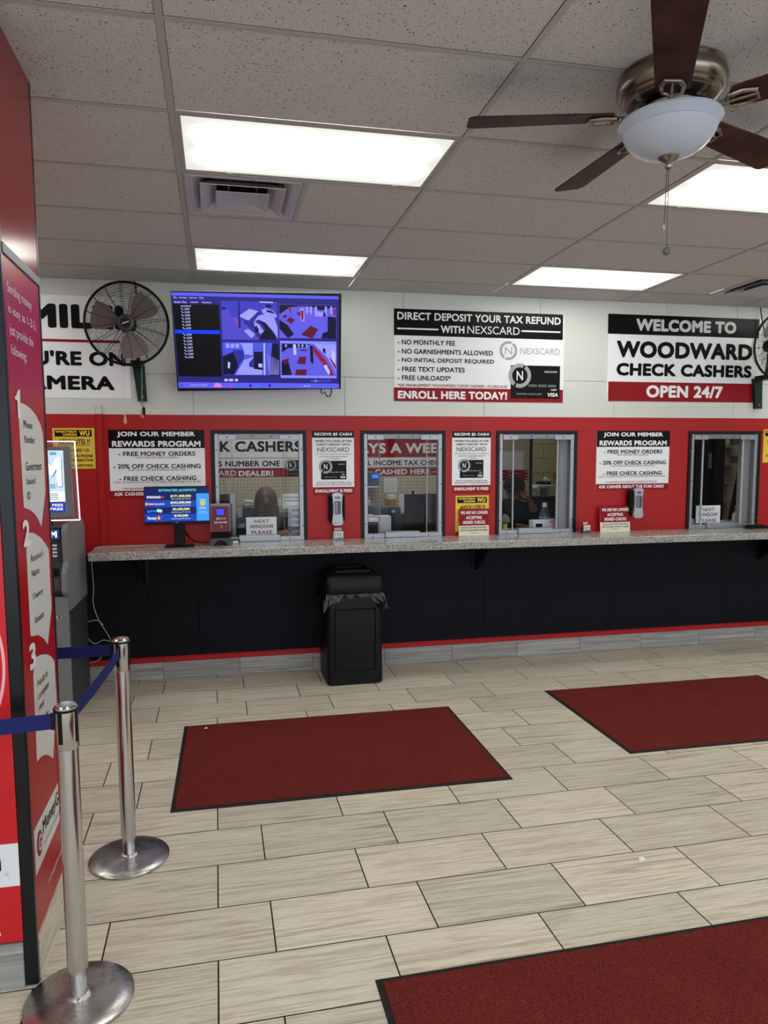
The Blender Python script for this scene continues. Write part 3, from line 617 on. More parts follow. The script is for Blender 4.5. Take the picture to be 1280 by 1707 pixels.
# --- sanitizer dispensers
def dispenser(label, x):
    z0, z1 = 1.235, 1.49; t = thing('sanitizer_dispenser', label, 'dispenser', (x, YW, z0), 'wall mounted hand sanitizer dispensers')
    w = .066
    MB().bbox((x-w, YW-.085, z0+.01), (x+w, YW, z1), .018, 2).build('back_shell', BLKP, t, smooth=True)
    prof = [(-.040, z0), (-.046, z0+.02), (-.036, z0+.09), (-.034, z0+.15), (-.040, z0+.225), (-.044, z1-.006), (-.02, z1+.006), (.02, z1+.006), (.044, z1-.006), (.040, z0+.225), (.034, z0+.15), (.036, z0+.09), (.046, z0+.02), (.040, z0), (.015, z0-.008), (-.015, z0-.008)]
    SIL = mat('silver_plastic', (168, 172, 180), .3, .3)
    MB().prism([(x+u, YW-.108, z) for u, z in prof], (0, .03, 0)).build('face_plate', SIL, t)
    MB().bbox((x-.026, YW-.110, z0+.085), (x+.026, YW-.104, z0+.195), .008, 1).build('level_window', mat('dark_window', (38, 42, 50), .15), t)
    MB().bbox((x-.020, YW-.1115, z0+.095), (x+.004, YW-.110, z0+.188), .003, 1).build('refill', mat('refill_grey', (120, 126, 134), .2), t)
    PB = mat('print_blue', (30, 40, 130), .4); P = Plane((x, YW-.108, z0), (1, 0, 0), (0, 0, 1))
    P.utext('PURELL', PB, t, -.026, .212, .026, .232, .04, .001, shear=.3)
    MB().lathe((x-.022, YW-.108, z0+.018), [(.004, 0), (.003, .002)], (0, -1, 0), 8).build('sensor', BLKP, t)
dispenser('silver and black hand sanitizer dispenser left of the second service window', .915)
dispenser('silver and black hand sanitizer dispenser left of the fourth service window', 3.650)
# ================================================================== TELEVISION
tl, tr = V((-.341, 5.393, 2.977)), V((.899, 5.393, 3.009)); bl = V((-.318, 5.575, 2.287))
rr = (tr-tl).normalized(); uu = (tl-bl); uu = (uu-rr*uu.dot(rr)).normalized(); TVP = Plane(bl+rr*0, rr, uu)
TWd, THt = 1.240, (tl-bl).length
t = thing('television', 'large wall television tilted down showing a blue four-camera surveillance screen', 'television', TVP.pt(TWd/2, 0))
MB().prism([TVP.pt(0, 0), TVP.pt(TWd, 0), TVP.pt(TWd, THt), TVP.pt(0, THt)], -TVP.n*.03).build('bezel', BLKP, t)
MB().prism([TVP.pt(.15, .08, -.03), TVP.pt(TWd-.15, .08, -.03), TVP.pt(TWd-.15, THt-.15, -.03), TVP.pt(.15, THt-.15, -.03)], -TVP.n*.03).build('back_cover', BLKP, t)
MB().prism([TVP.pt(0, THt, .001), TVP.pt(TWd, THt, .001), TVP.pt(TWd, THt+.003, .001), TVP.pt(0, THt+.003, .001)], -TVP.n*.03).build('top_edge', ALU, t, label='thin silver edge')
pm = MB()
for u in (.45, .79):
    p1 = TVP.pt(u, .2, -.06); p2 = TVP.pt(u, THt-.2, -.06); pm.prism([p1, p2, V((p2.x, YW-.02, p2.z-.03)), V((p1.x, YW-.02, p1.z+.02))], (.03, 0, 0))
pm.box((.1, YW-.02, 2.40), (.5, YW, 2.85)); pm.build('wall_mount', BLKM, t)
EMIT = .92
def S(name, c, e=EMIT): return screen('screen_'+name, c, e)
def q(x, y): return (270+x/4, 470+y/4)     # enlarged-crop coordinates of the screen
SB = S('navy', (38, 36, 120)); SL = S('light_blue', (92, 92, 250)); SK = S('black', (2, 2, 6), 1); ST = S('text', (190, 190, 250)); SSel = S('select', (10, 60, 245)); SHi = S('highlight', (120, 120, 250))
def tp(name, m, pts, off=.002): return TVP.poly(name, m, t, [q(*p) for p in pts], off)
tp('screen', SB, [(62, 68), (1178, 96), (1180, 708), (110, 708)], .0015)
tp('title_bar', SL, [(62, 68), (1178, 96), (1178, 116), (64, 90)]); tp('task_bar', SL, [(110, 668), (1180, 678), (1180, 710), (111, 706)])
tp('list_panel', SK, [(72, 146), (378, 152), (400, 632), (112, 628)]); tp('selection_bar', SSel, [(84, 318), (385, 322), (386, 348), (86, 342)], .003)
def tt(s, x0, x1, y0, y1, m=ST, b=.01): return TVP.text(s, m, t, *[q(x0, 0)[0], q(x1, 0)[0]], q(0, y0)[1], q(0, y1)[1], b, .004)
for s, x0, x1, y0, y1 in (('File', 76, 98, 96, 110), ('Settings', 112, 166, 97, 111), ('Layouts', 180, 232, 98, 113), ('Help', 246, 278, 99, 115), ('Servers / Sites', 80, 164, 125, 140), ('Layouts', 190, 240, 127, 142), ('Sequences', 266, 328, 129, 144), ('woodward', 124, 192, 152, 166)): tt(s, x0, x1, y0, y1)
for k in range(16):
    if k == 7: continue
    y = 173+k*21.4; x = 148+k*1.75
    tt('G409', x, x+36, y, y+14); tp('list_icon', ST, [(x-24, y), (x-18, y), (x-5, y+12), (x-9, y+15)], .003)
tt('Type here to search', 188, 302, 681, 695)
for xx, cc in ((133, (60, 60, 240)), (464, (200, 60, 200)), (507, (20, 120, 250)), (590, (30, 30, 140)), (633, (30, 130, 240)), (675, (40, 90, 250)), (717, (20, 30, 130))):
    tp('task_icon', S('icon%d' % xx, cc), [(xx-8, 683), (xx+8, 683), (xx+8, 699), (xx-8, 699)], .003)
tp('task_icon', S('iconp', (220, 130, 210)), [(345, 700), (350, 676), (372, 672), (396, 684), (398, 702)], .003)
tt('AC', 940, 990, 688, 698); 
for k in range(6): tp('layout_button', SHi if k == 1 else S('btn', (72, 72, 190)), [(992+23*k, 652), (1010+23*k, 652), (1010+23*k, 668), (992+23*k, 668)], .003)
for a, b in ((416, 438), (446, 474), (486, 506)): tp('play_button', ST, [(a, 646), (b, 646), (b, 662), (a, 662)], .003)
# feed 1: street with crossing and silver car
c1 = S('asphalt', (62, 60, 190)); c2 = S('sidewalk', (80, 72, 200)); cw = S('pale', (150, 150, 250)); cd_ = S('dark', (12, 12, 48)); cm_ = S('mid', (46, 44, 150)); cr_ = S('maroon', (92, 16, 52)); cred = S('redline', (140, 24, 60)); cwh = S('white', (185, 190, 255)); cvt = S('violet', (130, 60, 210))
tp('camera_feed', c1, [(392, 124), (768, 134), (776, 388), (402, 384)], .0025)
tp('feed_shape', c2, [(394, 190), (440, 180), (470, 240), (560, 270), (660, 330), (660, 386), (402, 384)], .003)
tp('feed_shape', cm_, [(540, 270), (640, 200), (700, 190), (768, 240), (770, 386), (650, 386), (600, 320)], .0032)
for k in range(8): tp('feed_stripe', cwh, [(512+9*k, 226-6*k), (517+9*k, 222-6*k), (585+8*k, 252-8*k), (577+8*k, 257-8*k)], .0036)
tp('feed_shape', cvt, [(470, 240), (495, 236), (520, 268), (500, 286)], .0036)
tp('feed_shape', cw, [(614, 262), (640, 226), (700, 208), (745, 226), (770, 300), (772, 376), (740, 330), (690, 280), (640, 250), (622, 262)], .0038)
tp('feed_shape', cw, [(612, 262), (650, 285), (680, 330), (660, 350), (620, 310)], .0040)
tp('feed_shape', cd_, [(640, 250), (690, 272), (740, 330), (764, 386), (650, 386), (662, 345), (690, 318), (676, 290)], .0042)
tp('feed_shape', cd_, [(615, 300), (630, 292), (646, 320), (640, 340), (622, 330)], .0044)
tp('feed_shape', cw, [(664, 186), (690, 174), (740, 190), (764, 220), (764, 240), (720, 222), (668, 206)], .0038); tp('feed_shape', cd_, [(690, 184), (735, 194), (752, 214), (700, 200)], .0042)
tp('feed_shape', cd_, [(684, 152), (716, 150), (740, 166), (700, 170)], .0038); tp('feed_shape', cd_, [(508, 124), (513, 124), (524, 304), (512, 304)], .0040); tp('feed_shape', cd_, [(398, 168), (426, 172), (424, 184), (400, 184)], .004)
tp('feed_shape', cw, [(545, 326), (572, 312), (620, 346), (598, 376)], .0034)
tp('feed_shape', cwh, [(650, 130), (740, 133), (740, 140), (650, 137)], .004)
# feed 2: lobby from above
tp('camera_feed', S('lobby', (96, 90, 226)), [(778, 148), (1160, 156), (1162, 378), (782, 374)], .0025)
tp('feed_shape', cd_, [(780, 150), (1160, 158), (1160, 168), (1060, 190), (1000, 168), (930, 160), (850, 170), (782, 215)], .003)
tp('feed_shape', cd_, [(782, 250), (840, 290), (880, 350), (840, 374), (782, 310)], .0032); tp('feed_shape', cd_, [(1104, 230), (1160, 236), (1160, 378), (1062, 376), (1072, 340), (1104, 330)], .0032)
tp('feed_shape', cr_, [(990, 292), (1042, 316), (1002, 378), (926, 352)], .0034); tp('feed_shape', cr_, [(850, 234), (888, 252), (862, 280), (828, 258)], .0034); tp('feed_shape', cr_, [(820, 218), (838, 228), (815, 242), (802, 232)], .0034); tp('feed_shape', cr_, [(895, 205), (930, 198), (940, 224), (915, 226)], .0034)
tp('feed_shape', cw, [(920, 176), (948, 176), (950, 262), (926, 262)], .0036); tp('feed_shape', cred, [(924, 190), (944, 190), (942, 250), (930, 258)], .0038); tp('feed_shape', cred, [(845, 164), (858, 164), (860, 206), (850, 208)], .0036)
for x_ in (960, 985, 1018, 1085, 1120): tp('feed_shape', cw, [(x_, 164), (x_+14, 164), (x_+14, 210+(x_ % 3)*10), (x_, 208)], .0036)
tp('feed_shape', cd_, [(1078, 204), (1090, 204), (1088, 234), (1076, 232)], .0038); tp('feed_shape', cw, [(1015, 195), (1072, 200), (1072, 232), (1020, 228)], .0034); tp('feed_shape', cred, [(1142, 182), (1158, 182), (1156, 224), (1144, 220)], .0038)
# feed 3: back yard with fence
tp('camera_feed', S('yard', (74, 84, 226)), [(402, 400), (780, 406), (784, 622), (410, 620)], .0025)
tp('feed_shape', cd_, [(404, 495), (500, 456), (512, 560), (480, 618), (410, 618)], .003); tp('feed_shape', cm_, [(470, 452), (545, 455), (548, 505), (510, 560)], .0032); tp('feed_shape', cw, [(520, 408), (605, 408), (605, 490), (546, 480), (540, 440)], .0032)
tp('feed_shape', cd_, [(612, 465), (672, 465), (672, 586), (612, 580)], .0034); tp('feed_shape', cw, [(548, 520), (608, 500), (608, 560), (670, 590), (670, 618), (490, 618)], .0031); tp('feed_shape', cm_, [(580, 540), (610, 505), (612, 570), (582, 566)], .0035)
tp('feed_shape', cwh, [(677, 408), (686, 408), (688, 620), (679, 620)], .0036); tp('feed_shape', cd_, [(735, 408), (780, 408), (783, 622), (715, 622)], .0032)
for k in range(8): tp('feed_stripe', cw, [(700+11*k, 480+k*6), (703+11*k, 480+k*6), (722+8*k, 618), (718+8*k, 618)], .0037)
for k in range(3): tp('feed_shape', cw, [(425+32*k, 410), (450+32*k, 410), (450+32*k, 440), (425+32*k, 440)], .0032)
tp('feed_shape', cwh, [(440, 530), (456, 540), (450, 580), (438, 570)], .0036); tp('feed_shape', cwh, [(640, 545), (668, 545), (668, 570), (645, 568)], .0038)
# feed 4: lobby side view
tp('feed_frame', S('frame', (130, 136, 255)), [(786, 392), (1162, 398), (1164, 642), (792, 640)], .0020); tp('camera_feed', S('lobby', (96, 90, 226)), [(792, 408), (1158, 414), (1160, 626), (796, 622)], .0025)
tp('feed_shape', cd_, [(796, 530), (838, 512), (866, 620), (798, 622)], .003); tp('feed_shape', cr_, [(802, 520), (848, 510), (838, 545), (812, 545)], .0033)
tp('feed_shape', cr_, [(912, 500), (960, 498), (956, 548), (900, 545)], .0034); tp('feed_shape', cr_, [(896, 582), (966, 584), (960, 624), (886, 622)], .0034); tp('feed_shape', cr_, [(922, 450), (966, 450), (966, 460), (918, 460)], .0034)
tp('feed_shape', cw, [(1010, 412), (1158, 416), (1160, 600), (1100, 500)], .0030); tp('feed_shape', cred, [(1008, 420), (1090, 520), (1150, 626), (1128, 626), (1066, 540), (1012, 470)], .0036); tp('feed_shape', cred, [(1112, 502), (1126, 510), (1160, 560), (1160, 590)], .0038)
tp('feed_shape', cd_, [(985, 420), (1006, 430), (1010, 545), (990, 535)], .0036); tp('feed_shape', cwh, [(1075, 560), (1096, 550), (1120, 600), (1110, 620)], .0038); tp('feed_shape', cd_, [(800, 412), (985, 414), (960, 436), (840, 440), (800, 470)], .003)
tp('feed_shape', cwh, [(872, 416), (892, 416), (896, 485), (878, 485)], .0036); tp('feed_shape', cwh, [(1130, 450), (1154, 470), (1154, 545), (1134, 520)], .0034); tp('feed_shape', cd_, [(1072, 440), (1090, 448), (1090, 480), (1072, 466)], .0036)
for k, x_ in enumerate((820, 905, 930, 958)): tp('feed_shape', cw, [(x_, 416), (x_+12, 416), (x_+12, 434), (x_, 434)], .0036)
t2 = thing('television_cable', 'black power cable looping below the right corner of the television', 'cable', TVP.pt(1.08, -.02, -.05))
pts = [TVP.pt(1.10, .05, -.04), V(at(535, 655, Y=5.6)), V(at(537, 657, Y=5.6)), V(at(541, 653, Y=5.6)), V(at(545, 661, Y=5.6)), V(at(550, 661, Y=5.6)), V(at(553, 653, Y=5.6)), TVP.pt(1.14, .06, -.04)]
MB().tube(pts, .005, 6).build('cord', BLKP, t2, smooth=True)
# ================================================================== WALL FANS
def wall_fan(label, C, R, group, rot=25):
    C = V(C); t = thing('wall_fan', label, 'fan', C+V((0, .1, -.36)), group)
    ax = V((.03, -1, -.10)).normalized(); X = ax.cross(V((0, 0, 1))).normalized()*-1; Z = X.cross(-ax).normalized()
    if Z.z < 0: Z = -Z
    def p(r, a, d): return C+X*r*math.cos(a)+Z*r*math.sin(a)+ax*d
    WIRE = mat('cage_wire', (34, 34, 36), .35, .7)
    def dome(r, s): u = r/R; return s*(.018+.085*math.sqrt(max(0, 1-u**2.6)))
    for s, nm, cnt, seg in ((1, 'front_grille', 32, 56), (-1, 'rear_grille', 13, 40)):
        mb = MB()
        for k in range(cnt):
            r = .05+(R-.055)*(k+.5)/cnt; mb.tube([p(r, 2*math.pi*i/seg, dome(r, s)) for i in range(seg)], .0013, 3, True)
        for k in range(16):
            a = 2*math.pi*k/16+.1; mb.tube([p(.045+(R-.047)*i/6, a+.05*math.sin(i/6*3), dome(.045+(R-.047)*i/6, s)) for i in range(7)], .0018, 4)
        mb.build(nm, WIRE, t)
    MB().tube([p(R, 2*math.pi*i/64, 0) for i in range(64)], .0095, 8, True).build('rim', mat('cage_rim', (18, 18, 19), .35, .4), t, smooth=True)
    BL = mat('fan_blade_grey', (138, 122, 124), .45, .2)
    for k in range(3):
        a0 = math.radians(rot+120*k); mb = MB(); n = 8; top = []; 
        vs = []; 
        for i in range(n+1):
            f = i/n; r = .055+(R*.86-.055)*f; w = math.radians(24+16*math.sin(f*2.6))*(.6+.5*(1-f*.55))
            for s in (-1, 0, 1): vs.append(p(r, a0+s*w*.8, .02-.022*s*(1-.3*f)))
        fs = [[i*3+s, i*3+s+1, i*3+s+4, i*3+s+3] for i in range(n) for s in (0, 1)]
        m2 = len(vs); vs2 = vs+[v-ax*.0025 for v in vs]; fs2 = fs+[[j+m2 for j in f[::-1]] for f in fs]
        bd = [i*3 for i in range(n+1)]+[n*3+1]+[i*3+2 for i in range(n, -1, -1)]+[1]
        fs2 += [[bd[k2], bd[(k2+1) % len(bd)], bd[(k2+1) % len(bd)]+m2, bd[k2]+m2] for k2 in range(len(bd))]
        mb.add(vs2, fs2); mb.build('blade', BL, t, smooth=True)
    MB().lathe(C, [(.02, .01), (.045, .02), (.05, .04), (.05, .05)], ax, 20).build('hub', mat('hub_grey', (88, 92, 94), .4), t, smooth=True)
    MB().lathe(C, [(.058, .095), (.058, .108), (.048, .114), (.0, .115)], ax, 24).build('grille_badge', mat('badge_grey', (58, 62, 62), .4), t, smooth=True)
    MB().lathe(C+ax*.1155, [(.036, 0), (.034, .003)], ax, 20).build('badge_disc', BLKP, t)
    MB().prism([p(.025*s, math.radians(20), .120)+Z*dz for s, dz in ((-1, -.003), (1, -.003), (1, .003), (-1, .003))], ax*-.001).build('badge_mark', LETW, t)
    MB().lathe(C, [(.03, -.01), (.062, -.02), (.065, -.10), (.055, -.17), (.02, -.19)], ax, 20).build('motor', BLKM, t, smooth=True)
    GR = mat('dark_green_bracket', (18, 42, 36), .4, .2)
    bx = C.x+.045; zt, zb = C.z-R+.035, C.z-R-.24
    MB().prism([(bx-.055, YW-.04, zt), (bx+.035, YW-.04, zt), (bx+.045, YW-.04, zb), (bx-.02, YW-.04, zb)], (0, .038, 0)).build('bracket_plate', GR, t)
    MB().box((bx-.05, YW-.17, zt-.02), (bx+.04, YW-.04, zt+.02)).build('bracket_arm', BLKM, t)
    MB().tube([C+ax*-.15, V((bx, YW-.14, C.z-.12)), V((bx, YW-.12, zt+.02))], .014, 8).build('yoke', BLKM, t, smooth=True)
    MB().lathe((bx+.012, YW-.04, zb+.035), [(.009, 0), (.007, .004)], (0, -1, 0), 6).build('bolt', ALU, t)
    MB().tube([V((C.x+.03, YW-.03, HC-.01)), V((C.x+.045, YW-.05, C.z+R*.85)), V((C.x+.07, YW-.06, C.z+R*.4)), V((C.x+.05, YW-.12, C.z+.16)), C+ax*-.12+Z*.05], .005, 6).build('power_cord', BLKP, t, smooth=True)
    return t
FC = (-.655, 5.50, 2.757); wall_fan('black wire-cage wall fan in front of the smile banner, left of the television', FC, .29, 'industrial wall fans', 45)
wall_fan('wall fan half cut by the right edge beside the welcome banner', (4.845, 5.50, 2.745), .29, 'industrial wall fans', 10)
for (px, y0, y1, lab, knob2) in ((206.5, 600, 690, 'thin white pull cord with wooden pull hanging left of the fan bracket', 0), (237, 600, 680, 'thin white pull cord with wooden pull and black clip over the fan bracket', 1)):
    p0 = at(px-1, y0, Y=5.62); p1 = at(px+1.8*(1-knob2), y1, Y=5.62); t = thing('pull_cord', lab, 'pull cord', p1, 'pull cords of the left wall fan')
    MB().tube([V((p0.x, 5.62, 2.60)), p0, p1], .0014, 5).build('cord', mat('cord_white', (205, 205, 200), .6), t)
    MB().lathe(p1-V((0, 0, .075)), [(.007, 0), (.013, .01), (.012, .03), (.007, .055), (.004, .075)], n=12).build('wooden_pull', mat('pine_pull', (196, 150, 105), .5), t, smooth=True)
    if knob2:
        MB().tube([p1+V((0, 0, .012)), p1+V((-.008, 0, .03)), p1+V((.004, 0, .05)), p1+V((.014, 0, .02)), p1+V((0, 0, 0))], .002, 5).build('loop', BLKP, t)
        MB().bbox((p1.x+.004, 5.60, p1.z-.055), (p1.x+.022, 5.63, p1.z+.005), .004, 2).build('clip', BLKP, t)
# ================================================================== CEILING FAN
fc = V((1.618, 2.424, 0)); t = thing('ceiling_fan', 'ceiling fan with five dark walnut blades, nickel housing and white bowl light', 'ceiling fan', (fc.x, fc.y, HC))
def fcz(z): return V((fc.x, fc.y, z))
MB().lathe(fcz(HC), [(.170, 0), (.180, -.003), (.182, -.008), (.176, -.012), (.181, -.018), (.188, -.034), (.187, -.052), (.180, -.068), (.172, -.076), (.166, -.078), (.167, -.083), (.160, -.090), (.150, -.094), (.150, -.098), (.136, -.104), (.118, -.104), (.112, -.098), (.06, -.095)], n=64).build('motor_housing', NICKEL, t, smooth=True)
MB().lathe(fcz(HC-.096), [(.085, 0), (.085, -.022)], n=40).build('dark_core', BLKM, t, smooth=True)
MB().lathe(fcz(HC-.116), [(.092, 0), (.102, -.004), (.102, -.024), (.092, -.028)], n=40).build('switch_ring', mat('satin_nickel', (190, 184, 174), .22, 1), t, smooth=True)
MB().lathe(fcz(HC-.144), [(.075, 0), (.112, -.004), (.12, -.010), (.12, -.018)], n=40).build('light_fitter', BLKM, t, smooth=True)
BOWL = mat('frosted_glass', (178, 184, 198), .3, bump=(30, .03)); zb = HC-.158
MB().lathe(fcz(zb), [(0.1666, 0.0000), (0.1763, -0.0043), (0.1784, -0.0129), (0.1699, -0.0236), (0.1602, -0.0301), (0.1580, -0.0365), (0.1612, -0.0430), (0.1526, -0.0645), (0.1311, -0.0892), (0.0989, -0.1107), (0.0591, -0.1258), (0.0215, -0.1322), (0.0000, -0.1333)], n=56).build('light_bowl', BOWL, t, smooth=True)
MB().lathe(fcz(zb-.127), [(.036, 0), (.038, -.004), (.034, -.010), (.020, -.018), (.012, -.022), (.010, -.026), (.015, -.032), (.013, -.040), (.004, -.046)], n=24).build('finial', NICKEL, t, smooth=True)
BZ = 3.006
for k, ad in enumerate((92.5, 165, 237.5, 309, 21)):
    a = math.radians(ad); d = V((math.cos(a), math.sin(a), 0)); s = V((-math.sin(a), math.cos(a), 0)); tilt = math.radians(-11)
    sl = s*math.cos(tilt)+V((0, 0, 1))*math.sin(tilt)
    def bp(r, w, z=0): return V((fc.x, fc.y, BZ))+d*r+sl*w+V((0, 0, z))
    outline = []
    L0, L1 = .215, .728
    for i in range(9): f = i/8; outline.append((L0+(L1-.03-L0)*f, .056+.019*f))
    outline += [(L1-.012, .069), (L1, .052)]
    out = outline+[(r, -w) for r, w in outline[::-1]]+[(L0-.012, -.03), (L0-.012, .03)]
    MB().prism([bp(r, w) for r, w in out], V((0, 0, -.007))).build('blade', WOOD, t)
    mb = MB()   # openwork blade iron
    mb.tube([fcz(HC-.112)+d*.085, fcz(HC-.125)+d*.11, fcz(HC-.152)+d*.15, bp(.175, 0, -.012), bp(.20, 0, -.014)], [.014, .013, .012, .012, .012], 8)
    mb.tube([bp(.185, 0, -.013), bp(.20, .030, -.013), bp(.245, .036, -.013), bp(.285, .022, -.013), bp(.285, -.022, -.013), bp(.245, -.036, -.013), bp(.20, -.030, -.013)], .0085, 8, True)
    mb.tube([bp(.20, .0, -.013), bp(.285, .0, -.013)], .006, 6)
    ir = mb.build('blade_iron', NICKEL, t, smooth=True)
    for (r, w) in ((.215, .028), (.275, 0), (.215, -.028)): MB().lathe(bp(r, w, -.019), [(.004, 0), (.004, -.003)], n=8).build('screw', NICKEL, ir)
for (dx, zb2, r) in ((-.010, 2.62, .004), (.004, 2.535, .013)):
    top = fcz(zb-.168)+V((dx*.5, 0, 0)); bot = V((fc.x+dx, fc.y, zb2)); mb = MB(); n = 36
    ch = MB(); ch.tube([top, bot], .0011, 4)
    for i in range(n): ch.sphere(top.lerp(bot, i/(n-1)), .0022, 6)
    ch.build('pull_chain', mat('dark_chain', (70, 66, 62), .4, .8), t)
    if r > .01: MB().lathe(bot, [(.004, .008), (.012, .003), (.0150, -.004), (.0150, -.010), (.012, -.017), (.004, -.022)], n=16).build('chain_pendant', mat('green_stone', (88, 96, 84), .5), t, smooth=True)
    else: MB().lathe(bot, [(.0035, 0), (.0045, -.01), (.0035, -.022)], n=10).build('chain_pendant', NICKEL, t, smooth=True)
# ================================================================== RED COLUMN
CXF, CY0, CY1, CXL = -.655, 2.435, 2.925, -1.75
co = thing('panel_column', 'tall red advertising column with black corner trims at the left edge', 'column', ((CXF+CXL)/2, (CY0+CY1)/2, 0))
MB().box((CXL+.01, CY0+.01, .001), (CXF-.01, CY1-.01, HC-.001)).build('core', BLKM, co)
BT = mat('black_trim', (14, 16, 20), .3)
for (a, b, c, d) in ((CXF-.042, CY0, CXF, CY0+.022), (CXF-.022, CY1-.022, CXF, CY1), (CXL, CY0, CXL+.04, CY0+.022), (CXL, CY1-.022, CXL+.022, CY1)):
    MB().bbox((a, c if False else b, .002), (c, d, HC-.001), .003, 2).build('corner_trim', BT, co)
MB().box((CXF-.009, CY0+.022, 2.452), (CXF-.001, CY1-.022, HC-.002)).build('upper_panel', mat('red_gloss_panel_dimmed', (132, 30, 36), .18, spec=.3), co)  # column red darkened in the colour, standing for weaker light on this panel
MB().bbox((CXF-.008, CY0+.020, 2.418), (CXF+.004, CY1-.018, 2.452), .002, 1).build('cross_trim', ALUD, co, label='grey metal cross rail')
MB().box((CXF-.009, CY0+.022, .165), (CXF-.002, CY1-.022, 2.418)).build('side_panel', REDGLOSS, co)
MB().box((CXL+.04, CY0+.001, .165), (CXF-.042, CY0+.009, HC-.002)).build('front_panel', REDM, co)
MB().box((CXL+.02, CY1-.009, .165), (CXF-.022, CY1-.001, HC-.002)).build('back_panel', REDM, co)
for (a, b) in ((CXL+.04, -1.32), (-1.32, CXF-.042)): MB().bbox((a+.001, CY0-.006, .001), (b-.001, CY0+.009, .160), .002, 0).build('base_tile', M_base, co)
MB().bbox((CXF-.009, CY0+.022, .001), (CXF+.006, CY1-.022, .165), .002, 1).build('base_tile', M_tiley, co)
SIDE = Plane((CXF-.002, 0, 0), (0, 1, 0), (0, 0, 1)); FRONT = Plane((0, CY0+.001, 0), (1, 0, 0), (0, 0, 1))
PW = mat('poster_white', (205, 205, 204), .25); PT = mat('poster_text_white', (225, 215, 218), .3)
for s, x0, x1, y0, y1 in (('Sending money', 10.5, 50, 468, 490), ('is easy as 1-2-3,', 12.3, 57.5, 504, 524), ('just provide the', 14.2, 53.2, 538, 561), ('following:', 16.7, 42.7, 573, 594)): SIDE.text(s, PT, co, x0, x1, y0, y1, .004)
def q5(pts): return [(x*.2109, 640+y*.2109) for x, y in pts]
def q6(pts): return [(x*.2108, 980+y*.2108) for x, y in pts]
SIDE.poly('speech_shape', PW, co, q5([(147, 270), (153, 148), (185, 155), (235, 190), (280, 245), (318, 320), (337, 395), (357, 850), (325, 1130), (305, 1080), (280, 1035), (240, 998), (188, 978)]), .001)
SIDE.poly('speech_shape', PW, co, q5([(207, 1310), (215, 1175), (265, 1178), (320, 1215), (355, 1260), (383, 1308), (402, 1700)])+q6([(403, 60), (407, 150), (376, 450), (350, 405), (300, 372), (242, 383)]), .001)
SIDE.poly('speech_shape', PW, co, q6([(262, 700), (276, 548), (325, 528), (372, 524), (405, 545), (428, 578), (446, 900), (418, 1350), (395, 1330), (360, 1318), (320, 1338), (292, 1376)]), .001)
for s, x0, x1, y0, y1, rot in (('2', 35.6, 48.3, 868, 914, 0), ('3', 46.6, 58.6, 1077, 1123, 0)): 
    SIDE.text(s, mat('numeral_white', (225, 225, 226), .3), co, x0, x1, y0, y1, .03, .003, 'numeral')
SIDE.poly('numeral', mat('numeral_white', (225, 225, 226), .3), co, q5([(133, 52), (143, 42), (150, 48), (156, 270), (137, 268), (130, 128), (112, 122), (111, 98), (122, 92)]), .003)
for s, x0, x1, y0, y1 in (('Phone', 38.2, 52.9, 700.5, 713), ('Number', 39.6, 57.3, 725.5, 738), ('Government', 41.8, 68.5, 770, 785), ('Issued', 43.2, 58, 796, 808), ('ID', 44.7, 50.2, 820, 833), ("Receiver's", 50.6, 72, 925, 938), ('Name', 51.7, 65, 951, 963),
    ('Country', 53.8, 71.3, 990, 1004), ('Amount', 56.5, 73.2, 1029, 1042), ('Funds to', 61.8, 80, 1134, 1147), ('complete', 63.2, 81.8, 1155, 1171), ('your', 64.5, 74, 1177, 1190), ('transfer', 65.5, 82, 1200, 1214)): SIDE.text(s, INK, co, x0, x1, y0, y1, .0, .002)
SIDE.poly('white_band', PW, co, [(56, 1386), (101.5, 1294), (105, 1352), (60, 1461)], .001)
u0, v0 = SIDE.uv(65.5, 1405); mb = MB(); n = 28
mb.add([SIDE.pt(u0+.035*math.cos(2*math.pi*k/n), v0+.045*math.sin(2*math.pi*k/n), .002) for k in range(n)], [list(range(n))]); mb.build('logo_disc', RED, co)
SIDE.utext('G', PW, co, u0-.02, v0-.028, u0+.02, v0+.028, .03, .003)
SIDE.utext('MoneyGram', INK, co, u0+.05, v0-.012, u0+.40, v0+.055, .01, .002); SIDE.utext('money transfer', GREY, co, u0+.06, v0-.05, u0+.34, v0-.02, 0, .002)
SIDE.utext('moneygram.com', PT, co, 2.62, .24, 2.84, .262, 0, .002)
FRONT.urect('white_band', mat('poster_white_bright', (222, 226, 234), .3), co, CXL+.04, .362, CXF-.042, .510, .001)
FRONT.utext('MoneyGram', INK, co, -1.40, .395, -.752, .50, .02, .002); FRONT.utext('moneygram.com', LETW, co, -1.20, .185, -.765, .21, .02, .002)
FRONT.utext('®', GREY, co, -.742, .40, -.73, .412, 0, .002)
mb = MB(); n = 40; pp = []
for k in range(n+1):
    a = math.radians(-70+140*k/n); pp.append((-1.155+.45*math.cos(a), 1.12+.45*math.sin(a)))
for (a0, b0), (a1, b1) in zip(pp, pp[1:]):
    f = lambda a, b, r: FRONT.pt(-1.155+(a+1.155)*r, 1.12+(b-1.12)*r, .001)
    mb.face([f(a0, b0, .98), f(a0, b0, 1), f(a1, b1, 1), f(a1, b1, .98)])
mb.build('ring_line', mat('print_pink', (240, 170, 180), .3), co)
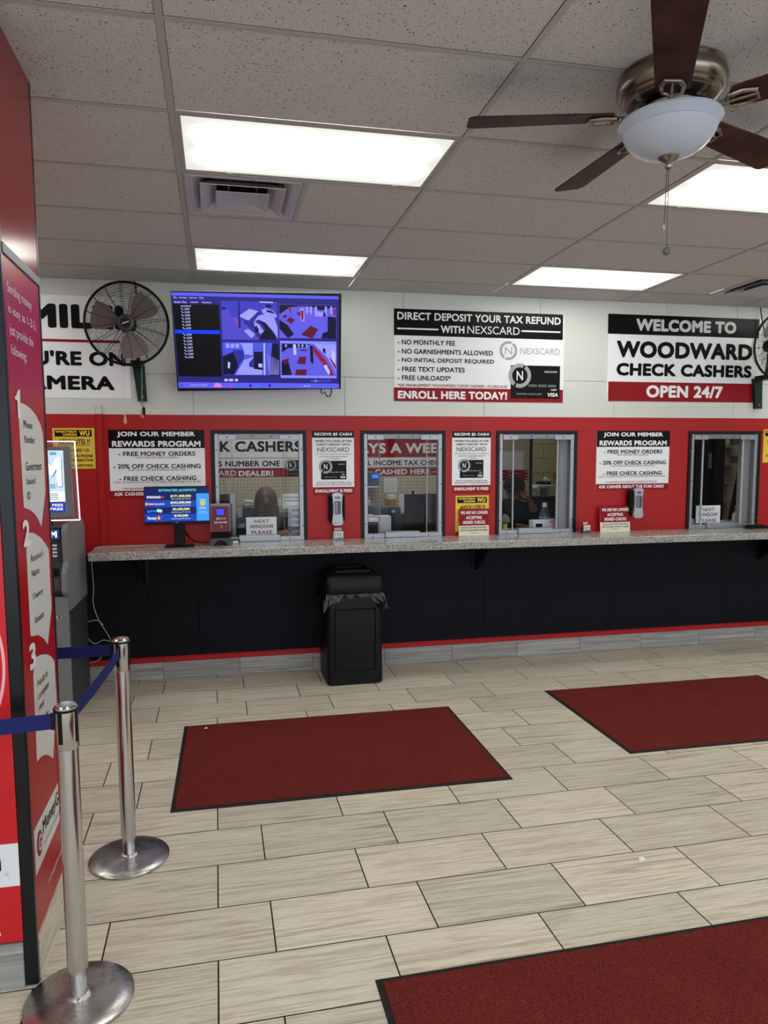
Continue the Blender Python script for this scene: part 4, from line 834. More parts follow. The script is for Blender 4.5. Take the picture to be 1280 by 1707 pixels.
# ================================================================== STANCHIONS
def stanchion(label, x, y, slots=(0,)):
    t = thing('stanchion', label, 'stanchion', (x, y, 0), 'stainless steel belt stanchions')
    MB().lathe((x, y, 0), [(.169, 0), (.172, .002), (.172, .009), (.168, .012), (.12, .016), (.06, .020), (.045, .022)], n=56).build('base', WORN, t, smooth=True)
    MB().lathe((x, y, 0), [(.042, .021), (.038, .027), (.031, .030)], n=28).build('base_collar', WORN, t, smooth=True)
    MB().lathe((x, y, 0), [(.0285, .03), (.0285, .11), (.0325, .111), (.0325, .865)], n=36).build('post', CHROME, t, smooth=True)
    hd = MB().lathe((x, y, 0), [(.0325, .862), (.0355, .866), (.0355, .988)], n=36).build('head', CHROME, t, smooth=True)
    for k in range(4):
        a = math.pi/4*0+math.pi/2*k-.35; d = V((math.cos(a), math.sin(a), 0)); s = V((-math.sin(a), math.cos(a), 0)); o = V((x, y, 0))
        MB().prism([o+d*.036+s*w+V((0, 0, z)) for w, z in ((-.007, .885), (.007, .885), (.007, .985), (-.007, .985))], -d*.008).build('belt_slot', BLKP, t)
    MB().lathe((x, y, 0), [(.0365, .985), (.038, .988), (.038, .992), (.034, .994)], n=36).build('cap_ring', BLKP, t, smooth=True)
    MB().lathe((x, y, 0), [(.036, .993), (.036, .998), (.030, 1.004), (.0, 1.005)], n=36).build('cap', CHROME, t, smooth=True)
NS = (-.507, 2.335); FS = (-.452, 3.178)
stanchion('nearest stainless belt stanchion beside the red column', *NS)
stanchion('stainless belt stanchion with base behind the nearest one', *FS)
stanchion('stainless belt stanchion left of the column, outside the picture', -2.45, 2.22)
stanchion('stainless belt stanchion behind the column, hidden', -2.40, 3.32)
def belt(label, a, b, ra=.036, rb=.036, sag=.012):
    a = V((*a, .952)); b = V((*b, .952)); d = (b-a).normalized(); nrm = V((-d.y, d.x, 0)); a2 = a+d*ra; b2 = b-d*rb
    t = thing('barrier_belt', label, 'barrier belt', a2-V((0, 0, .025)), 'navy retractable belts'); n = 16; top = []; vs = []
    for i in range(n+1):
        f = i/n; c = a2.lerp(b2, f)-V((0, 0, sag*4*f*(1-f)))
        for off, z in ((-.0009, .025), (.0009, .025), (.0009, -.025), (-.0009, -.025)): vs.append(c+nrm*off+V((0, 0, z)))
    fs = [[i*4+k, i*4+(k+1) % 4, i*4+4+(k+1) % 4, i*4+4+k] for i in range(n) for k in range(4)]+[[0, 1, 2, 3], [n*4+3, n*4+2, n*4+1, n*4]]
    MB().add(vs, fs).build('webbing', NAVY, t)
    for c, s in ((a2, 1), (b2, -1)): MB().prism([c+nrm*w+V((0, 0, z)) for w, z in ((-.004, -.027), (.004, -.027), (.004, .027), (-.004, .027))], d*s*.009).build('belt_end', BLKP, t)
belt('navy belt running left from the nearest stanchion across the column front', NS, (-2.45, 2.22))
belt('navy belt between the nearest and the second stanchion', NS, FS)
belt('navy belt running left behind the column from the second stanchion', FS, (-2.40, 3.32))
# ================================================================== FLOOR MATS
def floor_mat(label, cx, cy, w, h, rz):
    t = thing('floor_mat', label, 'floor mat', (cx, cy, 0), 'red entrance mats with black rubber edge', rz); M = WM[t.name]
    mb = MB(); e = .022; O = [(-w/2, -h/2), (w/2, -h/2), (w/2, h/2), (-w/2, h/2)]; I = [(x-math.copysign(e, x), y-math.copysign(e, y)) for x, y in O]
    L = [[(x, y, .0005) for x, y in O], [(x, y, .003) for x, y in O], [(x, y, .006) for x, y in I], [(x, y, .0005) for x, y in I]]
    vs = [M @ V(p) for r in L for p in r]; mb.add(vs, [[l*4+k, l*4+(k+1) % 4, (l*4+4+(k+1) % 4) % 16, (l*4+4+k) % 16] for l in range(4) for k in range(4)]); mb.build('rubber_edge', RUB, t)
    mb = MB(); mb.box((-w/2+e, -h/2+e, .001), (w/2-e, h/2-e, .009)); mb.v = [M @ p for p in mb.v]; mb.build('carpet_pile', M_carpet, t)
floor_mat('red mat in the middle of the floor, between the bin and the stanchions', .619, 4.146, 1.834, 1.185, -.008)
floor_mat('red mat at the right edge in front of the third and fourth windows', 3.285, 4.30, 1.86, 1.185, -.008)
floor_mat('nearest red mat, cut off by the bottom right corner', 1.388, 1.63, 1.834, 1.19, .010)
sc = at(1070, 1434, Z=0); t = thing('paper_scrap', 'small crumpled white paper scrap on the floor tiles', 'paper scrap', sc)
mb = MB(); vs = [V((sc.x+a, sc.y+b, c)) for a, b, c in ((-.016, -.008, .001), (-.002, -.014, .006), (.014, -.006, .001), (.016, .006, .007), (.002, .012, .002), (-.012, .010, .010), (0, 0, .016))]
mb.add(vs, [[0, 1, 6], [1, 2, 6], [2, 3, 6], [3, 4, 6], [4, 5, 6], [5, 0, 6], [5, 4, 3, 2, 1, 0]]); mb.build('folded_paper', PAPER, t)
sc = at(343, 1214, Z=.01); t = thing('paper_scrap', 'tiny white paper fleck on the back left corner of the middle mat', 'paper scrap', sc)
MB().add([V((sc.x+a, sc.y+b, .0095+c)) for a, b, c in ((-.011, -.004, 0), (.009, -.007, .001), (.013, .004, .004), (-.006, .008, .003), (0, 0, .007))], [[0, 1, 4], [1, 2, 4], [2, 3, 4], [3, 0, 4], [3, 2, 1, 0]]).build('folded_paper', PAPER, t)
# ================================================================== BIN
bx, by = .983, 5.575; t = thing('trash_bin', 'tall square black waste bin under the counter with plastic liner showing', 'bin', (bx, by, 0))
def rbox(rows, n=5, cap=True):
    """stack of rounded rectangles: (half x, half y, corner r, z, cx, cy)"""
    mb = MB(); L = []
    for (hx, hy, r, z, ox, oy) in rows:
        ringp = []
        for (sx_, sy_, a0) in ((1, -1, -90), (1, 1, 0), (-1, 1, 90), (-1, -1, 180)):
            for k in range(n): a = math.radians(a0+90*k/(n-1)); ringp.append(V((bx+ox+sx_*(hx-r)+r*math.cos(a), by+oy+sy_*(hy-r)+r*math.sin(a), z)))
        L.append(ringp)
    m = len(L[0]); mb.v = [p for r in L for p in r]; mb.f = [[l*m+k, l*m+(k+1) % m, (l+1)*m+(k+1) % m, (l+1)*m+k] for l in range(len(L)-1) for k in range(m)]
    if cap: mb.f += [list(range(m))[::-1], list(range((len(L)-1)*m, len(L)*m))]
    mb.m = [0]*len(mb.f); return mb
hx = .2225; hy = .215
rbox([(hx-.012, hy-.012, .03, .002, 0, 0), (hx, hy, .04, .012, 0, 0), (hx, hy, .04, .10, 0, 0), (hx-.002, hy-.002, .04, .66, 0, 0), (hx-.006, hy-.006, .04, .70, 0, 0)]).build('body', BLKP, t, smooth=True)
fy = by-hy
fp = MB(); a, b, c, d = bx-.165, bx+.165, .115, .60; w = .010   # raised moulding around the front panel
for (p, q_, r, s) in ((a, c, b, c+w), (a, d, b, d+w), (a, c, a+w, d+w), (b-w, c, b, d+w)): fp.bbox((p, fy-.006, q_), (r, fy+.006, s), .003, 1)
fp.build('panel_moulding', BLKP, t)
rbox([(hx+.006, hy+.006, .04, .725, 0, 0), (hx+.010, hy+.010, .045, .735, 0, 0), (hx+.006, hy+.006, .045, .838, 0, 0), (hx-.006, hy-.006, .05, .858, 0, 0), (hx-.03, hy-.03, .05, .868, 0, .0), (.15, .15, .04, .885, 0, .01)]).build('lid', BLKP, t, smooth=True)
lip = MB(); z = .885
for (p, q_, r, s) in ((-.14, -.135, .14, -.115), (-.14, .105, .14, .125), (-.14, -.115, -.12, .105), (.12, -.115, .14, .105)): lip.bbox((bx+p, by+q_, z-.004), (bx+r, by+s, z+.018), .004, 2)
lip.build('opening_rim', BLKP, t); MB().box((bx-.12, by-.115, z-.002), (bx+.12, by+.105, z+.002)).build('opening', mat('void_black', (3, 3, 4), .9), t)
LIN = mat('liner_plastic', (12, 12, 14), .22, spec=.4)
mb = MB(); n = 96; rows = 6; P4 = []
random.seed(3); ph = [random.uniform(0, 6.28) for _ in range(8)]
def per(f, o):
    L = 4; e = f*4; k = int(e) % 4; u = e-int(e); hx_, hy_ = hx+o, hy+o
    c = [(-hx_, -hy_), (hx_, -hy_), (hx_, hy_), (-hx_, hy_)]; a, b = c[k], c[(k+1) % 4]; return a[0]+(b[0]-a[0])*u, a[1]+(b[1]-a[1])*u
for l in range(rows):
    for k in range(n):
        f = k/n; g_ = l/(rows-1); corner = 1-min(1, min(abs(f*4-round(f*4)), .35)/.35)
        drop = .028+.085*corner**1.5*(1.15 if f < .5 else .8)+.012*math.sin(19*f*6.28+ph[0])
        o_ = .004+g_*(.006+.020*corner)+.006*g_*math.sin(31*f*6.28+ph[1])+.004*math.sin(67*f*6.28+ph[2]+l*1.3)*min(1, g_*2+.3)
        x_, y_ = per(f, o_); P4.append(V((bx+x_, by+y_, .730-drop*g_+.003*math.sin(43*f*6.28+l))))
mb.v = P4; mb.f = [[l*n+k, l*n+(k+1) % n, (l+1)*n+(k+1) % n, (l+1)*n+k] for l in range(rows-1) for k in range(n)]; mb.m = [0]*len(mb.f)
mb.build('liner', LIN, t, smooth=True, label='shiny black plastic liner folded over the rim')
fl1 = MB(); c0 = V((bx+hx-.01, fy-.012, .70)); A_ = [c0+V(v) for v in ((-.055, .0, .0), (.0, -.006, .015), (.055, .004, -.085), (.045, -.002, -.098), (.0, -.010, -.110), (-.03, -.006, -.085), (.01, -.028, -.045))]
fl1.add(A_, [[0, 1, 6], [1, 2, 6], [2, 3, 6], [3, 4, 6], [4, 5, 6], [5, 0, 6], [5, 4, 3, 2, 1, 0]]); fl1.build('liner_flap', LIN, t)
# ================================================================== LEFT COUNTER: monitor, ticket checker, cables
MP = Plane((0, 5.60, 0), (1, 0, 0), (0, 0, 1)); t = thing('monitor', 'black desktop monitor on the counter showing blue lottery jackpots', 'monitor', (-.35, 5.64, CT1))
a, d = MP.uv(239.5, 811.5); b, c = MP.uv(349.5, 873.5)
MB().bbox((a, 5.60, c), (b, 5.625, d), .003, 1).build('bezel', BLKP, t); MB().bbox((a+.08, 5.625, c+.04), (b-.08, 5.66, d-.04), .006, 1).build('back_cover', BLKP, t)
MB().bbox((-.378, 5.628, CT1+.008), (-.300, 5.665, 1.36), .006, 2).build('stand_neck', BLKP, t); MB().bbox((-.45, 5.56, CT1), (-.23, 5.74, CT1+.010), .004, 2).build('stand_base', BLKP, t)
MB().tube([(-.36, 5.627, 1.24), (-.365, 5.620, 1.22), (-.34, 5.617, 1.195), (-.315, 5.620, 1.215), (-.32, 5.627, 1.245)], .0035, 6).build('cable_loop', BLKP, t)
j1, j2, j3 = S('jk_navy', (14, 30, 92), 1.0), S('jk_blue', (22, 64, 170), 1.0), S('jk_sky', (60, 150, 235), 1.0); jw = S('jk_white', (235, 240, 255), 1.0); jy = S('jk_yellow', (240, 240, 130), 1.0); jt = S('jk_teal', (90, 210, 190), 1.0); jr = S('jk_red', (190, 40, 50), 1.0); jg = S('jk_gold', (215, 190, 60), 1.0)
def r6(x, y): return (230+x*.1328, 800+y*.1328)
def mpoly(nm, m, pts, off=.0012): return MP.poly(nm, m, t, [r6(*p) for p in pts], off)
mpoly('screen', j1, [(78, 98), (885, 92), (893, 512), (84, 534)], .0008)
mpoly('screen_row', j2, [(84, 255), (730, 255), (732, 340), (86, 345)]); mpoly('screen_row', j2, [(88, 428), (736, 425), (738, 512), (90, 528)]); mpoly('side_banner', j3, [(730, 170), (888, 168), (895, 508), (738, 512)])
def mt(s, m, x0, x1, y0, y1, b=.02, sh=0): MP.text(s, m, t, r6(x0, 0)[0], r6(x1, 0)[0], r6(0, y0)[1], r6(0, y1)[1], b, .002, shear=sh)
mt('ESTIMATED JACKPOTS', jt, 258, 728, 118, 155, .03)
for s, x0, x1, y0 in (('$171,000,000', 408, 665, 188), ('$453,000,000', 408, 665, 270), ('$2,650,000', 436, 648, 352), ('$100,000', 455, 630, 434)): mt(s, jy, x0, x1, y0, y0+34, .03)
for y0, s in ((233, 'Next Drawing: SAT, NOV 23'), (316, 'Next Drawing: FRI, NOV 22'), (400, 'Next Drawing: SAT, NOV 23'), (482, 'Next Drawing: FRI, NOV 22')): mt(s, jw, 418, 658, y0, y0+15, .01)
def disc(x, y, r, m, off=.0018):
    x_, y_ = r6(x, y); u, v = MP.uv(x_, y_); r = r*.1328*.00434; n = 14
    MB().prism([MP.pt(u+r*math.cos(2*math.pi*k/n), v+r*math.sin(2*math.pi*k/n), off) for k in range(n)], (0, .0004, 0)).build('logo_ball', m, t)
for k in range(5): disc(124+36*k, 218, 17, jw); disc(124+36*k, 218, 9, j1, .0024)
disc(308, 218, 18, jr)
disc(108, 304, 18, jg); mpoly('logo_block', jr, [(130, 292), (200, 292), (200, 318), (130, 318)]); mt('MEGA', jw, 133, 197, 296, 314); mt('MILLIONS', jw, 204, 332, 294, 316, .01)
mt('LOTTO', j3, 116, 232, 382, 412, .04); disc(255, 385, 24, jt); disc(285, 392, 22, jt); mt('47', jw, 240, 300, 372, 406, .03)
mt('Fantasy', jw, 120, 235, 462, 510, .02, .2)
mpoly('logo_star', jr, [(262, 432), (274, 460), (306, 462), (284, 482), (296, 514), (264, 498), (232, 514), (242, 482), (218, 464), (250, 460)], .0018); mt('5', jy, 250, 276, 462, 496, .04)
disc(812, 290, 36, jg, .002); mt('MICHIGAN', jw, 772, 850, 242, 254); mt('LOTTERY', jw, 768, 852, 344, 360); mt('Play Now', jw, 770, 850, 394, 404, 0); mt('michiganlottery.com', jw, 752, 880, 414, 422, 0)
MP.text('dell', GREY, t, 292, 297, 870, 872, 0, .001)
# ticket checker
cxk = -.030; t = thing('ticket_checker', 'maroon lottery ticket checker with a small blue screen beside the monitor', 'ticket checker', (cxk, 5.69, CT1))
MAR = mat('maroon_panel', (104, 26, 36), .35); w = .075; y0 = 5.62
pr_ = [(y0+.03, CT1+.10), (y0, CT1+.11), (y0+.006, CT1+.30), (y0+.02, CT1+.325), (y0+.08, CT1+.325), (y0+.08, CT1+.10)]
MB().prism([(cxk-w, y, z) for y, z in pr_], (2*w, 0, 0)).build('housing', mat('grey_plastic', (132, 132, 136), .4), t)
PL = Plane((cxk-w, y0-.0005, CT1), (1, 0, 0), V((0, .03, 1)))
PL = Plane(V((cxk-w, y0-.0035, CT1+.11)), (1, 0, 0), V((0, .0316, 1)))
PL.urect('front_panel', MAR, t, .006, .0, 2*w-.006, .20, .001, .003); PL.urect('screen_frame', BLKP, t, .042, .125, .112, .182, .003, .003); PL.urect('screen', S('chk', (60, 76, 235), 1.0), t, .048, .130, .106, .177, .004, .001)
PL.utext('MICHIGAN LOTTERY', jw, t, .068, .098, .118, .106, 0, .003); PL.urect('logo', mat('print_gold', (190, 170, 90), .4), t, .046, .092, .064, .112, .003); PL.utext('DID YOU WIN?', LETW, t, .030, .066, .128, .079, .03, .003, shear=.2); PL.urect('scan_mark', mat('print_gold', (190, 170, 90), .4), t, .078, .03, .086, .048, .003)
MB().prism([(cxk-w+.004, y, z) for y, z in [(y0+.05, CT1+.03), (y0+.012, CT1+.06), (y0+.002, CT1+.11), (y0+.08, CT1+.11), (y0+.09, CT1+.03)]], (2*w-.008, 0, 0)).build('scan_bay', BLKP, t)
mb = MB(); n = 14; arch = [(cxk-w-.008, CT1), (cxk-w-.008, CT1+.045), (cxk-w+.01, CT1+.06), (cxk+w-.01, CT1+.06), (cxk+w+.008, CT1+.045), (cxk+w+.008, CT1)]+[(cxk+.052*math.cos(math.pi*k/n), CT1+.042*math.sin(math.pi*k/n)) for k in range(n+1)]
mb.prism([(x, y0-.02, z) for x, z in arch], (0, .12, 0)); mb.build('stand', mat('dark_grey_gloss', (60, 60, 62), .25), t)
MB().box((cxk-.05, y0+.05, CT1), (cxk+.05, y0+.10, CT1+.04)).build('stand_back', BLKP, t)
t = thing('power_adapter', 'small white adapter on the counter right of the ticket checker', 'adapter', (.085, 5.74, CT1)); MB().bbox((.062, 5.72, CT1), (.108, 5.76, CT1+.022), .004, 2).build('case', mat('white_plastic', (220, 220, 222), .4), t); MB().bbox((.060, 5.74, CT1), (.120, 5.79, CT1+.03), .004, 2).build('plug', BLKP, t)
t = thing('monitor_cable', 'black cables lying on the counter behind the jackpot monitor', 'cable', (-.2, 5.75, CT1))
for o_ in (0, .02): MB().tube([(-.30, 5.67, 1.22-o_), (-.26, 5.72, 1.15), (-.21, 5.76, 1.118), (-.15, 5.78+o_/2, 1.113), (-.08, 5.78+o_/2, 1.113)], .0045, 6).build('cord', BLKP, t, smooth=True)
t = thing('network_cable', 'thin beige cable running over the counter end and looping down the black wall', 'cable', (-.95, 5.5, .2))
CB = mat('cable_beige', (176, 172, 158), .6)
pts = [(-.36, 5.72, CT1+.004), (-.60, 5.76, CT1+.004), (-.80, 5.75, CT1+.004), (-.93, 5.72, CT1+.004), (-.978, 5.70, CT1-.004), (-.982, 5.70, 1.04)]
for x, y in ((153, 940), (155, 965), (156, 985), (155, 1003), (159, 1020), (167, 1038), (178, 1055), (184, 1066), (183, 1069), (172, 1067), (158, 1073), (146, 1063), (140, 1045), (146, 1037), (162, 1034), (172, 1042)): pts.append(tuple(at(x, y, Y=5.74)))
def smooth_pts(P, n=5):
    P = [V(p) for p in P]; out = []
    for i in range(len(P)-1):
        p0, p1, p2, p3 = P[max(i-1, 0)], P[i], P[i+1], P[min(i+2, len(P)-1)]
        for k in range(n):
            s = k/n; out.append(.5*((2*p1)+(p2-p0)*s+(2*p0-5*p1+4*p2-p3)*s*s+(-p0+3*p1-3*p2+p3)*s**3))
    return out+[P[-1]]
MB().tube(smooth_pts(pts), .0032, 6).build('cord', CB, t, smooth=True)
MB().tube(smooth_pts([at(172, 1084, Y=5.76), at(171, 1092, Y=5.76), at(163, 1101, Y=5.76), at(150, 1105, Y=5.77), at(138, 1104, Y=5.8)]), .0032, 6).build('lower_loop', CB, t, smooth=True)
# ================================================================== ATM
ax0, ax1, ay0, ay1 = -1.56, -1.035, 5.0, 5.66
t = thing('cash_machine', 'grey cash machine standing behind the red column', 'cash machine', ((ax0+ax1)/2, (ay0+ay1)/2, 0))
SG = mat('atm_grey', (122, 124, 126), .45); SGD = mat('atm_dark_side', (52, 55, 58), .5)
MB().bbox((ax0, ay0+.05, .001), (ax1-.004, ay1, .76), .012, 2).build('cabinet', SGD, t)
MB().bbox((ax0+.008, ay0+.02, .05), (ax1-.010, ay0+.05, .86), .004, 1).build('lower_door', SG, t)
MB().lathe((-1.105, ay0+.02, .72), [(.018, 0), (.018, .006), (.012, .008)], (0, -1, 0), 18).build('lock', CHROME, t, smooth=True)
mb = MB(); side = [(ay0+.03, .86), (ay0-.03, .90), (ay0-.02, 1.02), (ay0+.06, 1.10), (ay0+.03, 1.30), (ay0+.10, 1.345), (ay1-.06, 1.345), (ay1, 1.28), (ay1, .76), (ay0+.05, .76)]

for x_ in (ax1-.035, ax0): MB().prism([(x_, y, z) for y, z in side], (.035, 0, 0)).build('side_cheek', SG, t)
MB().prism([(ax0+.035, y, z) for y, z in [(ay0+.06, .86), (ay0, .91), (ay0+.01, 1.02), (ay0+.09, 1.10), (ay0+.07, 1.29), (ay0+.10, 1.335), (ay1-.02, 1.335), (ay1-.02, .77), (ay0+.06, .77)]], (ax1-ax0-.07, 0, 0)).build('fascia', STEELG, t)
MB().box((ax0+.04, ay0+.03, 1.245), (ax1-.04, ay0+.09, 1.325)).build('sign_box', BLKP, t)
AP = Plane((0, ay0+.029, 0), (1, 0, 0), (0, 0, 1)); AP.urect('sign_face', S('atm_blue', (40, 60, 130), .8), t, ax0+.05, 1.25, ax1-.045, 1.318, .001)
AP.utext('ATM', S('atm_white', (240, 245, 255), 1.4), t, -1.215, 1.262, -1.095, 1.306, .04, .002)
MB().prism([(-1.45, ay0+.068, 1.125), (-1.165, ay0+.068, 1.125), (-1.165, ay0+.05, 1.235), (-1.45, ay0+.05, 1.235)], (0, .02, 0)).build('display', S('atm_screen', (90, 110, 140), .4), t)
for k in range(4): MB().bbox((-1.135, ay0+.045, 1.128+.024*k), (-1.105, ay0+.075, 1.142+.024*k), .003, 1).build('side_key', PAPER, t)
for i in range(4):
    for j in range(4): MB().bbox((-1.34+.04*j, ay0+.004+.018*i, 1.025+.018*i), (-1.31+.04*j, ay0+.03+.018*i, 1.038+.018*i), .002, 2).build('key', PAPER, t)
MB().bbox((-1.17, ay0-.015, 1.005), (-1.09, ay0+.03, 1.06), .008, 0).build('card_reader', BLKP, t)
TP = Plane((-1.50, 5.05, 1.375), (1, .02, 0), (-.0, .0, 1)); tw = .548; th = .525
t = thing('lit_topper', 'illuminated advertising panel with white glowing edge above the cash machine', 'lit sign', (-1.22, 5.06, 1.345))
MB().prism([TP.pt(0, 0), TP.pt(tw, 0), TP.pt(tw-.012, th), TP.pt(.012, th)], -TP.n*.010).build('clear_panel', M_acryl, t)
E_ = S('edge_glow', (235, 240, 255), 1.6); eg = MB()
cs = [(0, 0), (tw, 0), (tw-.012, th), (.012, th)]
for (p, q_) in zip(cs, cs[1:]+cs[:1]): eg.tube([TP.pt(*p, .002), TP.pt(*q_, .002)], .0042, 6)
eg.build('glowing_edge', E_, t)
mb = MB(); mb.prism([TP.pt(.035, .02, .006), TP.pt(tw-.035, .02, .006), TP.pt(tw-.045, th-.035, .006), TP.pt(.045, th-.035, .006)], -TP.n*.03); mb.build('screen_frame', mat('grey_frame', (118, 120, 124), .4), t)
TP.urect('screen', S('atm_scr', (190, 222, 240), 1.0), t, .06, .055, tw-.085, th-.06, .008)
TP.utext('ATM', S('atm_letters', (245, 250, 255), 1.3), t, .075, .225, tw-.10, .425, .03, .011); 
TP.utext('ATM', S('atm_shadow', (40, 80, 130), .7), t, .079, .221, tw-.096, .421, .035, .010)
TP.urect('blue_strip', S('atm_strip', (30, 60, 170), .9), t, .06, .055, tw-.085, .125, .010); TP.utext('NO OVERDRAFT FEES', jw, t, .10, .094, tw-.10, .112, .03, .012); TP.utext('BALANCE FREE', jw, t, .18, .068, tw-.10, .086, .03, .012)
TP.urect('screen_card', S('atm_pale', (235, 238, 235), 1.0), t, .06, .125, tw-.085, .195, .009)
for k in range(9): TP.urect('money_note', S('atm_note%d' % (k % 3), ((120, 165, 170), (150, 195, 200), (95, 140, 160))[k % 3], .9), t, .07+.043*k, .20+(k % 3)*.012, .105+.043*k, .232+(k % 3)*.012, .0095)
for k in range(6): TP.urect('screen_detail', S('atm_detail', (110, 170, 190), .9), t, .08+.06*k, .435, .12+.06*k, .455, .0095)
for k in range(8): TP.urect('fine_print', S('atm_print', (120, 125, 130), .8), t, .09+.20*(k % 2), .140+.012*(k//2), .22+.20*(k % 2), .144+.012*(k//2), .0115)
MB().box((-1.30, 5.12, 1.346), (-1.14, 5.15, 1.42)).build('mount', BLKP, t)
t = thing('stapler_tray', 'long black tray on the counter right of the fourth window', 'tray', (4.78, 5.72, CT1))
a = at(1242, 880, Y=5.74).x; b = at(1279, 880, Y=5.74).x
MB().bbox((a, 5.70, CT1), (b, 5.78, CT1+.022), .009, 2).build('body', BLKP, t, smooth=True); MB().bbox((a+.02, 5.71, CT1+.02), (b-.05, 5.77, CT1+.034), .006, 2).build('top', BLKP, t, smooth=True)
# ================================================================== OFFICE BEHIND THE WINDOWS
YB = 8.0; OW = struct('wall_office', (0, YB, 0))
D0, D1 = 3.64, 4.70
for a, b in ((XL, -1.2), (-1.2, .02), (.02, 1.24), (1.24, 2.46), (2.46, D0), (D1, 5.94), (5.94, XR)): MB().bbox((a+.0015, YB, 0), (b-.0015, YB+.02, 2.9), .001, 1).build('pegboard', M_peg, OW, loc=(a, YB, 0))
MB().box((D0, YB, 2.02), (D1, YB+.02, 2.9)).build('pegboard', M_peg, OW)
for a, b, c, d in ((D0, D1, 2.0, 2.06), (D0-.03, D0, 0, 2.06), (D1, D1+.04, 0, 2.06)): MB().box((a, YB-.02, c), (b, YB+.12, d)).build('door_casing', mat('casing_black', (20, 22, 26), .5), OW)
oc = struct('ceiling_office', (2, 7, 2.92)); MB().box((XL, YW+T, 2.92), (XR, 10.6, 2.97)).build('panel', mat('office_ceiling', (150, 148, 144), .9), oc)
of = struct('floor_office', (2, 7, 0)); MB().box((XL, YW+T, -.05), (XR, 10.6, -.001)).build('sheet', mat('office_floor', (96, 92, 88), .6), of)
for nm, a, b in (('wall_office_left', XL-.1, XL), ('wall_office_right', XR, XR+.1)):
    w_ = struct(nm, (a, 8, 0)); MB().box((a, YW+T, 0), (b, 10.6, 2.97)).build('panel', WALLW, w_)
kb = struct('wall_kitchen', (4, 10.4, 0)); KM = mat('kitchen_block', (182, 180, 140), .7)
for k in range(12):
    for i in range(8): x0 = 3.2+i*.42+(.21 if k % 2 else 0); MB().bbox((x0+.003, 10.3, k*.22+.003), (x0+.417, 10.34, k*.22+.217), .004, 1).build('block', KM, kb)
MB().box((XL, 10.34, 0), (XR, 10.5, 2.95)).build('backing', mat('kitchen_joint', (140, 138, 112), .8), kb)
kr = struct('wall_kitchen_side', (5.3, 9, 0)); MB().box((5.45, YB+.14, 0), (5.5, 10.3, 2.92)).build('panel', KM, kr); MB().box((3.1, YB+.14, 0), (3.15, 10.3, 2.92)).build('panel', KM, kr)
for (x, y, s, L) in ((.5, 6.95, 5.2, 'left'), (2.0, 6.95, 3.4, 'middle'), (5.9, 6.95, 2.6, 'right'), (4.1, 9.2, 3.0, 'kitchenette')):
    t = thing('office_light', 'fluorescent light in the office ceiling, %s, out of sight' % L, 'ceiling light', (x, y, 2.92), 'office ceiling lights')
    MB().box((x-.55, y-.12, 2.895), (x+.55, y+.12, 2.918)).build('diffuser', screen('office_lamp_%s' % L, (255, 250, 235), s*2.2), t)
dk = thing('office_desk', 'white office worktop on the far side of the service windows', 'desk', (2, 6.3, 0))
MB().box((XL+.05, YW+T+.025, 1.06), (XR-.05, 6.50, 1.09)).build('top', mat('desk_grey', (150, 150, 152), .5), dk)
for x in (-1.5, .9, 3.6, 6): MB().box((x, YW+T+.03, 0), (x+.03, 6.48, 1.06)).build('leg_panel', STEELG, dk)
OB = Plane((0, YB-.004, 0), (1, 0, 0), (0, 0, 1))
def osign(name, label, rects, texts, cat='banner', grp=None):
    xs_ = [OB.uv(x, y) for r in rects for x, y in ((r[1], r[2]), (r[3], r[4]))]
    t = thing(name, label, cat, (sum(p[0] for p in xs_)/len(xs_), YB, min(p[1] for p in xs_)), grp)
    for m, x0, y0, x1, y1 in rects: OB.rect('field', m, t, x0, y0, x1, y1, .001, .003)
    for s, m, x0, x1, y0, y1, b in texts: OB.text(s, m, t, x0, x1, y0, y1, b, .003)
    return t
c8 = lambda x, y: (340+x*.21875, 700+y*.21875)
t = osign('banner', 'white and red check cashers banner on the office wall behind the first window',
    [(WHITE, 300, 727, 508, 763.4), (WHITE, 300, 765.5, 508, 781.4), (RED, 300, 781.4, 508, 796.4)],
    [('CHECK CASHERS', INK, 291, 502.5, 735.5, 753.8, .03), ("S NUMBER ONE", INK, 363.5, 466.7, 768.4, 778, .025), ('NEXSCARD', LETW, 318, 393.5, 785, 794, 0), ('DEALER!', LETW, 397.6, 455.5, 785, 794, .03)])
debit_card(OB.shift(.003), t, 479.3, 766.8, 506, 793.5)
c9 = lambda x, y: (590+x*.203125, 700+y*.203125)
osign('banner', 'red and white days a week income tax banner behind the second window',
    [(RED, 575, 724, 760, 762), (WHITE, 575, 764, 760, 778.4), (RED, 575, 780.4, 760, 793.5)],
    [('DAYS A WEEK', LETW, 577, 747.5, 738.7, 756, .03), ('ALL INCOME TAX CHECKS', INK, 598, 745, 767.6, 776, .02), ('CASHED HERE', LETW, 625, 716, 782.3, 791.2, .03), ('-', LETW, 609, 621, 786.3, 787.2, 0), ('-', LETW, 719, 729, 786.3, 787.2, 0)])
osign('notice_board', 'white paper above a red four-panel poster behind the third window', [(PAPER, 832, 752.5, 872.5, 783), (RED, 832, 784, 879.5, 801)],
    [(f, LETW, x0, x1, y, y+1.6, 0) for f, x0, x1, y in (('cash . . .', 836, 846, 788), ('cash . . .', 858, 870, 788), ('cash . . .', 836, 846, 794), ('cash . . .', 858, 870, 794), ('$', 847.5, 852, 785.5), ('$', 874.5, 879, 785.5), ('$', 847.5, 852, 791.5), ('$', 874.5, 879, 791.5), ('$', 847.5, 852, 797), ('$', 874.5, 879, 797))], 'notice')
